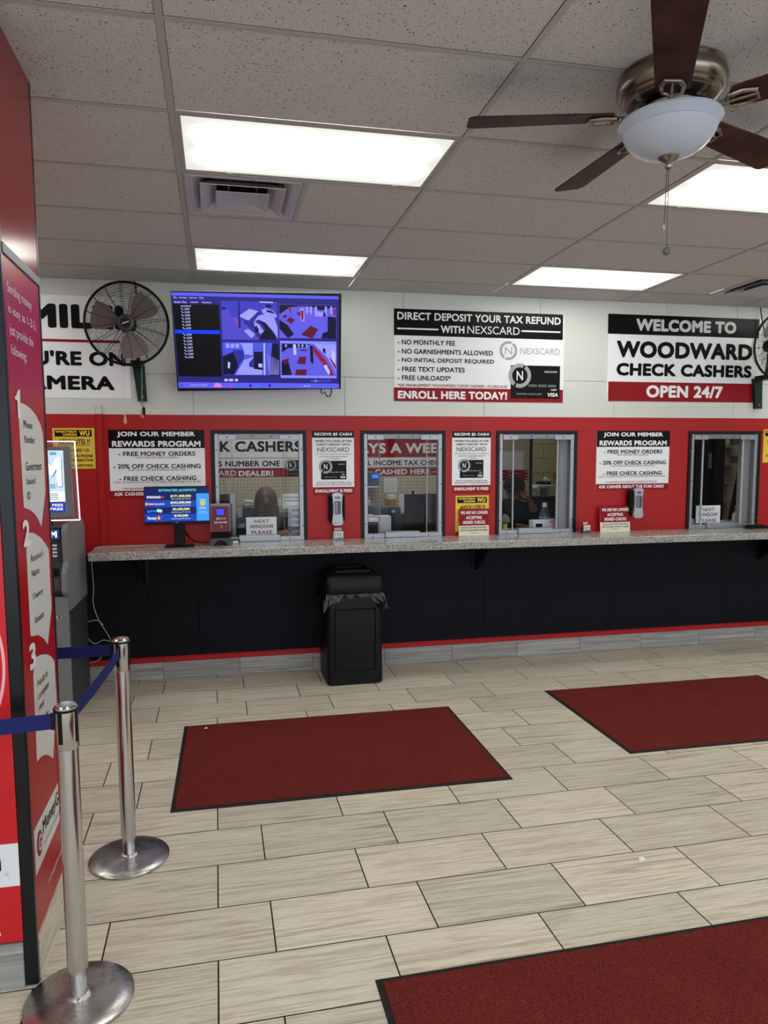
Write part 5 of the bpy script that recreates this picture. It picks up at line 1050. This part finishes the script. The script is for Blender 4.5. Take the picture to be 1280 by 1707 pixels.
osign('wall_calendar', 'white wall calendar sheet on pegboard behind the second window', [(PAPER, 640, 796.5, 662.5, 821.5)], [('.  .  .', INK, 646, 659, 802, 803, 0)]+[('|  |  |  |', GREY, 643, 660, 806, 818, 0)], 'calendar')
osign('paper_note', 'white papers pinned low on pegboard behind the first window', [(PAPER, 459, 830, 469, 844)], [], 'paper')
DESK, BENCH = 1.09, 1.18
def obj_box(name, label, cat, parts, grp=None, base=None):
    """parts: (part name, material, px x0, y0, x1, y1, Y front, depth, round)"""
    p = [at((q_[2]+q_[4])/2, q_[5], Y=q_[6]) for q_ in parts]; c0 = min(p, key=lambda v: v.z).copy(); zl = c0.z
    if base is None and c0.y < 6.6: base = DESK
    if base is None and 7.3 < c0.y < 7.8: base = BENCH
    if base: c0.z = base if base > .01 else 0
    t = thing(name, label, cat, c0, grp)
    for nm, m, x0, y0, x1, y1, Y, D, r in parts:
        a = at(x0, y0, Y=Y); b = at(x1, y1, Y=Y)
        if base and b.z < zl+.03: b.z = base if base > .01 else 0
        MB().bbox((a.x, Y, b.z), (b.x, Y+D, a.z), r, 2).build(nm, m, t)
    return t
# window 1
obj_box('computer_tower', 'black computer screen edge at the left of the first window', 'computer', [('screen', BLKP, 364, 824, 383, 840, 6.35, .03, .003), ('side', ALU, 383, 824, 394, 892, 6.4, .05, .004), ('stand', STEELG, 370, 840, 388, 893, 6.36, .04, .004)])
obj_box('label_printer', 'grey office machine on the back bench left of the woman in the first window', 'printer', [('body', STEELG, 405, 848, 424, 868, 7.4, .3, .01), ('tray', PAPER, 408, 835, 422, 838, 7.42, .2, .004), ('panel', ALU, 407, 840, 421, 847, 7.39, .2, .006)])
obj_box('card_box', 'small tan box on the back bench behind the first window', 'box', [('box', mat('tan_card', (190, 165, 125), .7), 395, 840, 405, 846, 7.5, .12, .002), ('papers', PAPER, 396, 846, 404, 862, 7.5, .1, .002)])
MB_ = MB; bn = thing('back_bench', 'dark steel bench along the pegboard wall of the office', 'bench', (1, 7.6, 0)); MB().box((-2.5, 7.35, 1.15), (3.3, 7.98, 1.18)).build('top', STEELG, bn)
for x in (-2.5, -1.4, -.3, .8, 1.9): MB().bbox((x+.004, 7.38, .05), (x+1.09, 7.97, 1.15), .006, 1).build('drawer_unit', STEELG, bn); 
for x in (-1.4, -.3, .8, 1.9): MB().box((x+.45, 7.37, 1.02), (x+.65, 7.38, 1.04)).build('handle', ALU, bn)
def next_sign(label, x0, y0, x1, y1):
    P = Plane((0, YW+.046, 0), (1, 0, 0), (0, 0, 1)); a, d = P.uv(x0, y0); b, c = P.uv(x1, y1); c = max(c, WZ0+.045)
    t = thing('paper_sign', label, 'sign', P.pt((a+b)/2, c), 'next window please signs behind the glass')
    P.urect('sheet', PAPER, t, a, c, b, d, 0, .001); w = b-a; h = d-c
    P.utext('NEXT', DKRED, t, a+w*.27, c+h*.68, a+w*.75, c+h*.86, .015, .001); P.utext('WINDOW', INK, t, a+w*.11, c+h*.38, a+w*.90, c+h*.58, .015, .001); P.utext('PLEASE', DKRED, t, a+w*.17, c+h*.06, a+w*.86, c+h*.25, .02, .001)
next_sign('next window please sign in the first service window', 410, 862.5, 461.5, 897.5)
next_sign('next window please sign in the fourth service window', 1160.3, 843, 1199.5, 873.5)
P = Plane((0, YW+.05, 0), (1, 0, 0), (0, 0, 1)); a, d = P.uv(471, 823); b, c = P.uv(502, 846.5)
t = thing('paper_notice', 'white printed notice taped inside the right pane of the first window', 'notice', P.pt((a+b)/2, c)); P.urect('sheet', PAPER, t, a, c, b, d, 0, .001)
P.utext('NO BUSINESS DRIVE', INK, t, a+.01, d-.037, b-.01, d-.025, .02, .001); P.utext('NO COUNTERFEIT BILLS', INK, t, a+.01, d-.065, b-.01, d-.053, .02, .001); P.utext('NO EXCEPTIONS', INK, t, a+.03, c+.008, b-.03, c+.018, .02, .001)
a, d = P.uv(480, 847); b, c = P.uv(502, 896)
t = thing('scratch_ticket_rack', 'narrow red and white scratch ticket rack at the right of the first window', 'rack', (P.pt((a+b)/2, c)+V((0, .05, 0)))); MB().box((a, YW+.06, c), (b, YW+.10, d)).build('case', M_acryl, t)
for k in range(9):
    z = c+.012+k*(d-c-.02)/9; MB().box((a+.035, YW+.10, z), (b-.004, YW+.104, z+.022)).build('ticket', (mat('ticket_pink', (190, 110, 120), .5), PAPER)[k % 2], t); MB().box((a+.004, YW+.10, z), (a+.028, YW+.104, z+.018)).build('ticket_tab', PAPER, t)
obj_box('card_terminal', 'dark card terminals on the desk at the foot of the first window', 'terminal', [('body', BLKP, 395, 880, 411, 893, 6.1, .08, .006), ('screen', mat('lcd_grey', (110, 130, 140), .2), 398, 874, 408, 881, 6.12, .04, .004)])
# window 2
obj_box('time_clock', 'grey time clock with small blue screen behind the second window', 'time clock', [('body', mat('clock_grey', (70, 82, 98), .4), 612, 788, 633, 810, 7.92, .07, .006), ('screen', S('clock', (40, 110, 235), 1.2), 620, 791, 630.5, 797, 7.915, .004, .001), ('shelf', PAPER, 609, 811, 633, 813, 7.85, .14, .002), ('dark_unit', BLKP, 606, 785, 612, 815, 7.9, .09, .004)], base=0)
obj_box('cardboard_box', 'cardboard box holding white papers behind the second window', 'box', [('box', mat('cardboard', (176, 140, 100), .8), 647, 832, 661, 844, 7.6, .2, .003), ('papers', PAPER, 648, 825, 660, 832, 7.62, .15, .004)])
obj_box('paper_stack', 'white papers clipped behind the black monitor back in the second window', 'papers', [('sheets', PAPER, 665.5, 824, 674, 836, 7.5, .04, .002)])
obj_box('monitor', 'black back of a monitor at the right of the second window', 'monitor', [('back', BLKP, 675, 824, 707.5, 888, 6.35, .04, .006), ('side_screen', mat('monitor_dark', (28, 32, 40), .3), 709, 823, 728, 888, 6.42, .05, .006), ('foot', BLKP, 690, 886, 712, 893, 6.38, .12, .004)])
t = thing('webcam', 'small black webcam on top of the monitor behind the second window', 'webcam', at(688.5, 824, Y=6.36)); c0 = at(688.5, 820, Y=6.36); MB().sphere(c0, .013, 12).build('camera_body', BLKP, t, smooth=True); MB().bbox((c0.x-.008, 6.355, c0.z-.035), (c0.x+.008, 6.375, c0.z), .003, 2).build('clip', BLKP, t)
obj_box('filing_cabinet', 'blue-grey filing cabinet behind the second window', 'cabinet', [('body', mat('cabinet_blue_grey', (66, 80, 100), .35), 622, 846, 668, 905, 7.0, .30, .004), ('drawer', mat('cabinet_blue_grey', (66, 80, 100), .35), 624, 849, 666, 868, 6.99, .02, .004), ('drawer', mat('cabinet_blue_grey', (66, 80, 100), .35), 624, 870, 666, 900, 6.99, .02, .004), ('handle', PAPER, 653, 851, 659, 855, 6.97, .02, .003)], base=.001)
obj_box('open_ledger', 'open white ledger lying on the desk behind the second window', 'ledger', [('page', PAPER, 610, 859, 624, 862, 6.5, .1, .002), ('page', PAPER, 626, 860.5, 652, 864, 6.5, .12, .002)])
obj_box('receipt_printer', 'white topped receipt printer at the lower left of the second window', 'printer', [('body', BLKP, 612, 870, 631, 892, 6.15, .12, .006), ('lid', PAPER, 614, 865, 630, 870, 6.14, .12, .004)])
def lathe_obj(name, label, cat, x, y0, y1, Y, prof, m, parts=(), grp=None):
    a = at(x, y1, Y=Y); b = at(x, y0, Y=Y); a.z = DESK if Y < 6.5 else BENCH; h = b.z-a.z; t = thing(name, label, cat, a, grp)
    MB().lathe(a, [(r*h, z*h) for r, z in prof], n=18).build('body', m, t, smooth=True)
    for nm, mm, pf in parts: MB().lathe(a, [(r*h, z*h) for r, z in pf], n=18).build(nm, mm, t, smooth=True)
    return t
lathe_obj('pump_bottle', 'clear pump bottle at the left of the second window', 'bottle', 615.5, 826, 856, 7.42, [(.16, 0), (.18, .05), (.18, .5), (.06, .62)], mat('pale_blue_plastic', (120, 150, 185), .2), [('pump', PAPER, [(.06, .62), (.06, .72), (.02, .75), (.02, .95), (.05, .97)])])
# window 3
lathe_obj('water_bottle', 'clear blue-tinted water bottle behind the third window', 'bottle', 907.5, 838, 867.5, 6.25, [(.19, 0), (.2, .03), (.2, .5), (.19, .55), (.2, .6), (.14, .75), (.07, .84)], mat('water_blue', (70, 88, 120), .12, trans=.3), [('cap', PAPER, [(.085, .84), (.085, .97), (.07, 1)]), ('label_band', mat('bottle_label', (120, 140, 185), .4), [(.204, .18), (.204, .5)])])
obj_box('white_box', 'long white printed box under the water bottle in the third window', 'box', [('carton', PAPER, 888.5, 867.5, 926, 879, 6.1, .09, .002), ('print', INK, 893, 873, 904, 874.5, 6.098, .002, .0005)])
t = thing('tissue_box', 'small box with a pink ribbon and white card at the right of the third window', 'box', at(926, 882, Y=6.02)); a = at(914, 870, Y=6.02); b = at(936, 882, Y=6.02); PK = mat('pink_ribbon', (214, 140, 158), .5)
MB().bbox((a.x+.02, 6.02, b.z), (b.x, 6.10, a.z), .003, 2).build('carton', PAPER, t)
for s in (-1, 1): MB().sphere((a.x+.055+s*.03, 6.0, a.z+.014), .026, 10, (1.1, .5, .8)).build('ribbon_loop', PK, t, smooth=True)
MB().prism([(a.x+.05, 6.005, a.z+.01), (a.x+.01, 6.0, b.z+.005), (a.x+.04, 6.0, b.z-.004)], (0, .004, 0)).build('ribbon_tail', PK, t); MB().prism([(a.x+.06, 6.0, a.z), (a.x+.11, 6.0, a.z-.002), (a.x+.10, 6.0, b.z-.008), (a.x+.055, 6.0, b.z)], (0, .002, 0)).build('card', PAPER, t)
def pen_cup(label, x, y0, y1, Y, extra=None):
    a = at(x, y1, Y=Y); b = at(x, y0, Y=Y); a.z = DESK; h = b.z-a.z; t = thing('pen_cup', label, 'cup', a, 'pen cups behind the windows')
    MB().lathe(a, [(h*.36, 0), (h*.40, h), (h*.36, h), (h*.34, .01)], n=18, cap=False).build('mesh_cup', ALUD, t, smooth=True); MB().lathe(a, [(h*.36, .001), (h*.36, .004)], n=18).build('cup_base', ALUD, t)
    for k, (dx, dy, c) in enumerate(((-.3, 0, BLKP), (0, .1, BLKP), (.22, 0, extra or NAVY), (.1, -.1, BLKP))): MB().cyl(a+V((dx*h*.5, dy*h, .006)), a+V((dx*h*1.1, dy*h*1.5, h*(1.6+.25*(k % 2)))), .004, 8).build('pen', c, t)
pen_cup('grey pen cup with dark pens at the right of the third window', 940.5, 868, 884, 6.02)
pen_cup('grey pen cup with a yellow marker in the fourth window', 1238, 860, 873, 6.02, mat('marker_yellow', (200, 200, 70), .4))
obj_box('kitchen_counter', 'dark kitchenette counter beyond the office doorway', 'counter', [('top', BLKM, 884, 828, 1000, 833, 9.2, .8, .004), ('cabinet', mat('dark_cabinet', (42, 36, 38), .5), 884, 833, 1000, 980, 9.25, .7, .004)], base=.001)
KC = at(900, 828, Y=9.2).z+.001; MT = at(905, 809, Y=9.25).z+.001
t = obj_box('microwave', 'white microwave oven on the kitchenette counter', 'microwave', [('case', mat('appliance_white', (205, 205, 196), .35), 898, 809, 934, 829.5, 9.25, .36, .006), ('door', mat('door_glass', (110, 114, 112), .15), 900.5, 813, 910.5, 826, 9.24, .012, .002), ('control_panel', mat('panel_grey', (150, 152, 150), .3), 912, 811, 916, 828, 9.24, .012, .002)], base=KC)
obj_box('food_canister', 'cream canister with red lid on top of the microwave', 'canister', [('tub', mat('cream_label', (214, 190, 160), .5), 929, 795, 938, 808.5, 9.3, .14, .02), ('lid', RED, 928.5, 791, 938.5, 795, 9.29, .16, .02)], base=MT)
obj_box('snack_bag', 'brown snack bags beside the canister on the microwave', 'bag', [('bag', mat('bag_tan', (176, 140, 84), .5), 920.5, 787, 924, 808.5, 9.35, .05, .01), ('bag', mat('bag_rust', (150, 80, 50), .5), 924.5, 786, 928.5, 808.5, 9.50, .05, .01)], base=MT)
obj_box('coffee_tray', 'dark tray with white cups on top of the microwave', 'tray', [('tray', BLKP, 903, 803, 920, 809, 9.4, .2, .008), ('cup', PAPER, 908, 795, 913, 803, 9.42, .07, .018), ('cup', PAPER, 915, 799, 918, 803, 9.42, .05, .012)], base=MT)
obj_box('paper_towel', 'white paper towel roll right of the microwave', 'paper roll', [('roll', PAPER, 936, 808, 941, 825, 9.22, .10, .03)], base=KC)
t = thing('crumpled_bags', 'white crumpled bags left of the microwave', 'bag', at(893, 829, Y=9.3))
for x, y, r in ((890, 814, .06), (888, 824, .055), (893, 824, .045)): MB().sphere(at(x, y, Y=9.32), r, 10, (1.2, .7, .7)).build('bag', PAPER, t)
lathe_obj('yellow_flower_pot', 'small yellow and green ornament at the lower left of the third window', 'ornament', 841.5, 872, 884, 6.04, [(.3, 0), (.36, .3), (.2, .6), (.25, .9), (.1, 1)], mat('yellow_clay', (190, 180, 80), .5), [('leaves', mat('leaf_dull', (98, 104, 84), .6), [(.2, .9), (.5, 1.15), (.35, 1.6), (.1, 1.9)])])
# window 4
t = obj_box('steel_locker', 'tall black locker with a silver handle behind the fourth window', 'locker', [('body', mat('locker_black', (22, 26, 30), .25), 1120, 700, 1200.5, 960, 7.5, .4, .004), ('door', mat('locker_black', (22, 26, 30), .25), 1168, 705, 1184.5, 950, 7.49, .02, .003), ('door', mat('locker_black', (22, 26, 30), .25), 1185.5, 705, 1200, 950, 7.49, .02, .003), ('handle', ALU, 1183, 755, 1186, 781, 7.46, .03, .003)], base=.001)
t = thing('wall_shelf', 'small stepped shelves on the pegboard behind the fourth window', 'shelf', at(1228, 806, Y=7.9))
for (x0, x1, y) in ((1222, 1236, 745), (1220, 1236, 774.5), (1219, 1228, 806), (1218, 1226, 838)):
    a = at(x0, y, Y=7.8); b = at(x1, y, Y=7.8); MB().box((a.x, 7.8, a.z-.012), (b.x, 7.99, a.z)).build('board', mat('shelf_tan', (170, 160, 140), .5), t); MB().box((a.x+.06, 7.97, a.z-.10), (a.x+.068, 7.99, a.z-.012)).build('support', mat('shelf_tan', (170, 160, 140), .5), t)
for (x0, y0, x1, y1) in ((1224, 730, 1232, 742), (1225, 760, 1232, 772)): a = at(x0, y0, Y=7.85); b = at(x1, y1, Y=7.85); obj = thing('small_carton', 'grey small carton on the %s shelf behind the fourth window' % ('upper' if y0 < 750 else 'second'), 'carton', (a.x, 7.85, b.z)); MB().box((a.x, 7.85, b.z), (b.x, 7.93, a.z)).build('box', mat('carton_grey', (96, 94, 94), .6), obj)
t = thing('leaning_board', 'black board leaning diagonally against the shelves behind the fourth window', 'board', (at(1220, 866, Y=6.9).x, 6.86, 0)); lb = [at(1232, 780, Y=7.2), at(1240, 770, Y=7.2), at(1240, 868, Y=6.9), at(1215, 868, Y=6.9)]; MB().prism(lb[:3]+[V((lb[2].x, 6.85, 0)), V((lb[3].x-.25, 6.85, 0)), lb[3]], (0, .02, 0)).build('panel', BLKP, t)
lathe_obj('spray_bottle', 'white spray bottle with orange nozzle behind the fourth window', 'bottle', 1227, 843, 872, 6.2, [(.2, 0), (.22, .1), (.2, .55), (.08, .7)], PAPER, [('orange_cap', mat('orange_plastic', (225, 110, 50), .4), [(.10, .55), (.12, .75), (.06, .85)]), ('trigger', PAPER, [(.06, .85), (.12, .93), (.05, 1)])])
obj_box('desk_clutter', 'white desk telephone and papers at the foot of the fourth window', 'telephone', [('base', PAPER, 1210, 869, 1224, 874, 6.12, .12, .006), ('keypad', mat('phone_grey', (120, 120, 124), .5), 1212, 866.5, 1219, 869, 6.14, .08, .003)])
t = thing('white_mug', 'white upturned mug at the lower left of the fourth window', 'mug', at(1151, 872, Y=6.02)); MB().lathe(at(1151.5, 873, Y=6.02), [(.028, 0), (.030, .03), (.022, .048), (.0, .052)], n=18).build('body', PAPER, t, smooth=True); MB().tube([at(1155.5, 866, Y=6.02), at(1158.5, 867, Y=6.02), at(1158.5, 871, Y=6.02), at(1155.5, 872, Y=6.02)], .004, 6).build('handle', BLKP, t, smooth=True)
# ================================================================== PEOPLE (two cashiers behind glass)
def skinned(name, m, parent, verts, edges, radii, sub=2):
    me = bpy.data.meshes.new(name); inv = WM[parent.name].inverted(); me.from_pydata([tuple(inv @ V(v)) for v in verts], edges, []); me.materials.append(m)
    o = bpy.data.objects.new(name, me); COL.objects.link(o); o.parent = parent; o.matrix_local = Matrix(); WM[o.name] = WM[parent.name]
    md = o.modifiers.new('skin', 'SKIN'); md.use_smooth_shade = True
    if not me.skin_vertices: me.attributes
    sv = me.skin_vertices[0].data
    for i, r in enumerate(radii): sv[i].radius = (r if isinstance(r, tuple) else (r, r)); sv[i].use_root = (i == 0)
    s = o.modifiers.new('sub', 'SUBSURF'); s.levels = sub; s.render_levels = sub
    return o
def head(parent, c, fwd, skin, R=.098):
    """head as one smooth mesh with brow, nose, lips, chin and ears; eyes are children"""
    c = V(c); f = V(fwd).normalized(); x = f.cross(V((0, 0, 1))).normalized(); z = x.cross(f).normalized()
    mb = MB(); n, m = 28, 20; vs = []
    for i in range(m+1):
        th = math.pi*i/m
        for k in range(n):
            ph_ = 2*math.pi*k/n; X = math.sin(th)*math.cos(ph_); Y = math.sin(th)*math.sin(ph_); Z = math.cos(th)
            w = .78-(.16*max(0, -Z-.1)); d = .98-(.10*max(0, -Z)); h = 1.22
            fx = Y
            bump = 0
            if fx > 0:
                bump += .20*math.exp(-((X/.16)**2+((Z+.10)/.20)**2))        # nose
                bump -= .07*math.exp(-(((abs(X)-.36)/.18)**2+((Z-.06)/.14)**2))  # eye sockets
                bump += .05*math.exp(-((X/.30)**2+((Z+.46)/.10)**2))         # lips
                bump += .06*math.exp(-((X/.28)**2+((Z+.82)/.16)**2))         # chin
                bump += .03*math.exp(-((X/.5)**2+((Z-.25)/.1)**2))
            ear = .10*math.exp(-(((abs(X)-1)/.12)**2+((Z+.02)/.20)**2+((Y+.05)/.16)**2))
            vs.append(c+(x*(X*w+math.copysign(ear, X))+f*(Y*d+bump)+z*(Z*h))*R)
    fs = [[i*n+k, (i+1)*n+k, (i+1)*n+(k+1) % n, i*n+(k+1) % n] for i in range(m) for k in range(n)]
    hd = mb.add(vs, fs).build('head', skin, parent, smooth=True)
    for s in (-1, 1):
        MB().sphere(c+(x*s*.30+f*.80+z*.06)*R, .014, 10).build('eye', mat('eye_white', (210, 205, 200), .2), hd, smooth=True)
        MB().sphere(c+(x*s*.30+f*.915+z*.06)*R, .006, 8).build('iris', mat('iris_brown', (40, 26, 18), .2), hd, smooth=True)
        MB().tube([c+(x*s*.14+f*.97+z*.24)*R, c+(x*s*.30+f*.94+z*.30)*R, c+(x*s*.46+f*.84+z*.25)*R], .003, 5).build('eyebrow', mat('brow', (40, 30, 26), .8), hd)
    MB().tube([c+(x*-.24+f*.90+z*-.46)*R, c+(f*1.02+z*-.45)*R, c+(x*.24+f*.90+z*-.46)*R], .0045, 6).build('lips', mat('lip', (150, 84, 80), .5), hd, smooth=True)
    return hd, x, f, z
def hand(parent, W_, d, up, palm_n, skin, curl=.5, s=1, side=1):
    """palm and five separate fingers; W_ wrist, d pointing direction, palm_n palm normal"""
    d = V(d).normalized(); pn = V(palm_n); pn = (pn-d*pn.dot(d)).normalized(); x = d.cross(pn).normalized()*side; W_ = V(W_)
    vs = [W_, W_+d*.045*s, W_+d*.085*s]; ed = [(0, 1), (1, 2)]; rd = [(.022*s, .018*s), (.034*s, .015*s), (.036*s, .013*s)]
    o = skinned('palm', skin, parent, vs, ed, rd)
    for k, (ox, L) in enumerate(((-.030, .072), (-.010, .082), (.010, .078), (.029, .060))):
        b = W_+d*.080*s+x*ox*s; p = [b]; dd = d.copy()
        for j in range(3):
            ang = curl*(.5+.35*j); dv = (dd*math.cos(ang)+pn*math.sin(ang)).normalized(); p.append(p[-1]+dv*L*s*(.42, .32, .26)[j])
        skinned('finger', skin, parent, p, [(0, 1), (1, 2), (2, 3)], [.0095*s, .0088*s, .008*s, .0062*s], 1)
    b = W_+d*.022*s-x*.020*s; p = [b, b+(d*.6-x*.8)*.032*s, b+(d*.9-x*.75)*.062*s+pn*.008, b+(d*1.25-x*.7)*.078*s+pn*.016]
    skinned('thumb', skin, parent, p, [(0, 1), (1, 2), (2, 3)], [.012*s, .011*s, .0095*s, .007*s], 1)
# -- cashier behind window one: long dark hair, dark top, head bowed
SK1 = mat('skin_tan', (168, 124, 102), .55); SK2 = mat('skin_brown', (120, 82, 62), .55)
YP = 6.85; hx1 = at(443, 830, Y=YP); p1 = thing('person', 'person with long brown hair and dark top seated behind the first window', 'person', (hx1.x, YP, 0))
hc = V((hx1.x, YP, hx1.z-.015)); SHIRT = mat('dark_top', (46, 48, 62), .8)
z0 = hc.z
b_v = [(hc.x, YP+.06, .62), (hc.x, YP+.05, .80), (hc.x, YP+.03, 1.0), (hc.x, YP+.03, z0-.25), (hc.x, YP+.02, z0-.17), (hc.x, YP+.0, z0-.09),
       (hc.x-.15, YP+.03, z0-.24), (hc.x-.21, YP-.02, z0-.42), (hc.x-.16, YP-.34, 1.125), (hc.x+.15, YP+.03, z0-.24), (hc.x+.21, YP-.02, z0-.42), (hc.x+.16, YP-.34, 1.125), (hc.x-.09, YP+.02, .60), (hc.x-.10, YP-.38, .58), (hc.x+.09, YP+.02, .60), (hc.x+.10, YP-.38, .58), (hc.x-.10, YP-.36, .08), (hc.x+.10, YP-.36, .08)]
b_e = [(0, 1), (1, 2), (2, 3), (3, 4), (4, 5), (3, 6), (6, 7), (7, 8), (3, 9), (9, 10), (10, 11), (0, 12), (12, 13), (0, 14), (14, 15), (13, 16), (15, 17)]
skinned('body', SHIRT, p1, b_v, b_e, [(.15, .11), (.14, .10), (.15, .11), (.12, .09), .055, .05, .062, .048, .034, .062, .048, .034, .085, .065, .085, .065, .045, .045])
head(p1, hc, (0, -1, -.75), SK1, .092)
HM = mat('brown_hair', (96, 80, 70), .55)
mb = MB(); n, m_ = 32, 22; vs = []
for i in range(m_+1):
    th = i/m_
    for k in range(n):
        ph_ = 2*math.pi*k/n
        if th < .4: a = th/.4*math.pi/2; r = .105*math.sin(a); z = .125*math.cos(a)
        else: u = (th-.4)/.6; r = .105+.055*u-.02*u*u; z = -.36*u
        r *= 1+.05*math.sin(ph_*9+th*4)+.02*math.sin(ph_*23)
        fr_ = max(0, -math.sin(ph_)); 
        if fr_ > .955 and z < .02: r *= .80     # narrow parting over the bowed face
        vs.append(hc+V((r*math.cos(ph_)*1.0, r*math.sin(ph_)*1.12+.012, z)))
mb.add(vs, [[i*n+k, (i+1)*n+k, (i+1)*n+(k+1) % n, i*n+(k+1) % n] for i in range(m_) for k in range(n)]); mb.build('hair', HM, p1, smooth=True)
for s in (-1, 1): hand(p1, (hc.x+s*.16, YP-.34, 1.115), (-s*.3, -1, 0), None, (0, 0, -1), SK1, .25, 1, s)
t = thing('office_chair', 'dark office chair under the person at the first window', 'chair', (hc.x, YP+.05, 0)); MB().bbox((hc.x-.22, YP-.22, .40), (hc.x+.22, YP+.24, .46), .03, 2).build('seat', BLKP, t); MB().bbox((hc.x-.2, YP+.25, .5), (hc.x+.2, YP+.30, .95), .02, 1).build('backrest', BLKP, t); MB().cyl((hc.x, YP, .06), (hc.x, YP, .44), .03).build('column', BLKM, t)
for k in range(5): a = 2*math.pi*k/5; MB().tube([(hc.x, YP, .08), (hc.x+.26*math.cos(a), YP+.26*math.sin(a), .04)], .018, 6).build('foot', BLKM, t)
# -- cashier behind window three: black cap, black top, hand raised to the forehead
YP = 6.76; c3 = at(858, 812, Y=YP); p3 = thing('person', 'person in black cap and top shading the forehead behind the third window', 'person', (c3.x, YP, 0)); hc = V((c3.x-.01, YP, c3.z-.03)); z0 = hc.z; BKS = mat('black_top', (14, 14, 16), .85)
el = at(893, 862, Y=YP-.12); wr3 = at(884, 835, Y=YP-.17); lh = at(877, 872, Y=YP-.30); lh.z = 1.118
b_v = [(hc.x+.08, YP+.12, .62), (hc.x+.08, YP+.10, .85), (hc.x+.07, YP+.07, 1.04), (hc.x+.05, YP+.06, z0-.20), (hc.x+.03, YP+.04, z0-.11), (hc.x, YP+.01, z0-.05),
       (hc.x-.13, YP+.05, z0-.17), (hc.x-.17, YP-.04, 1.17), (lh.x-.10, lh.y+.03, 1.125), (hc.x+.22, YP+.05, z0-.16), (el.x+.04, el.y, el.z), (el.x-.01, el.y-.02, el.z+.06), (hc.x-.01, YP+.08, .60), (hc.x-.05, YP-.26, .58), (hc.x+.17, YP+.08, .60), (hc.x+.17, YP-.26, .58), (hc.x-.05, YP-.26, .08), (hc.x+.17, YP-.26, .08)]
skinned('body', BKS, p3, b_v, b_e, [(.16, .12), (.16, .12), (.18, .13), (.17, .12), .085, .055, .085, .06, .040, .09, .065, .05, .085, .065, .085, .065, .045, .045])
hd3, X3, F3, Z3 = head(p3, hc, (-.1, -1, -.4), SK2)
mb = MB(); n = 28; CAP = mat('cap_black', (16, 16, 18), .8)
mb.lathe(hc+Z3*.018, [(.108, 0), (.110, .03), (.104, .065), (.080, .098), (.045, .115), (.0, .121)], Z3, n); mb.build('cap', CAP, p3, smooth=True)
mb = MB(); pts = [hc+Z3*.028+X3*(.09*math.cos(math.pi*k/10))+F3*(.08+.085*math.sin(math.pi*k/10)) for k in range(11)]; mb.prism(pts, Z3*.006); mb.build('cap_brim', CAP, p3)
hand(p3, wr3, (at(866, 816, Y=YP-.19)-wr3), None, (0, .9, .3), SK2, .28, .95, -1)
hand(p3, (lh.x-.10, lh.y+.03, 1.118), (1, -.2, 0), None, (0, 0, -1), SK2, .25, 1, 1)
skinned('forearm', SK2, p3, [tuple(el+V((-.01, -.01, .05))), tuple(el.lerp(wr3, .6)), tuple(wr3)], [(0, 1), (1, 2)], [.042, .036, .026])
t = thing('office_chair', 'dark office chair under the person at the third window', 'chair', (hc.x+.07, YP+.12, 0)); q0 = V((hc.x+.07, YP+.12, 0)); MB().bbox(q0+V((-.22, -.22, .40)), q0+V((.22, .24, .46)), .03, 2).build('seat', BLKP, t); MB().bbox(q0+V((-.2, .25, .5)), q0+V((.2, .30, .95)), .02, 1).build('backrest', BLKP, t); MB().cyl(q0+V((0, 0, .06)), q0+V((0, 0, .44)), .03).build('column', BLKM, t)
for k in range(5): a = 2*math.pi*k/5; MB().tube([q0+V((0, 0, .08)), q0+V((.26*math.cos(a), .26*math.sin(a), .04))], .018, 6).build('foot', BLKM, t)
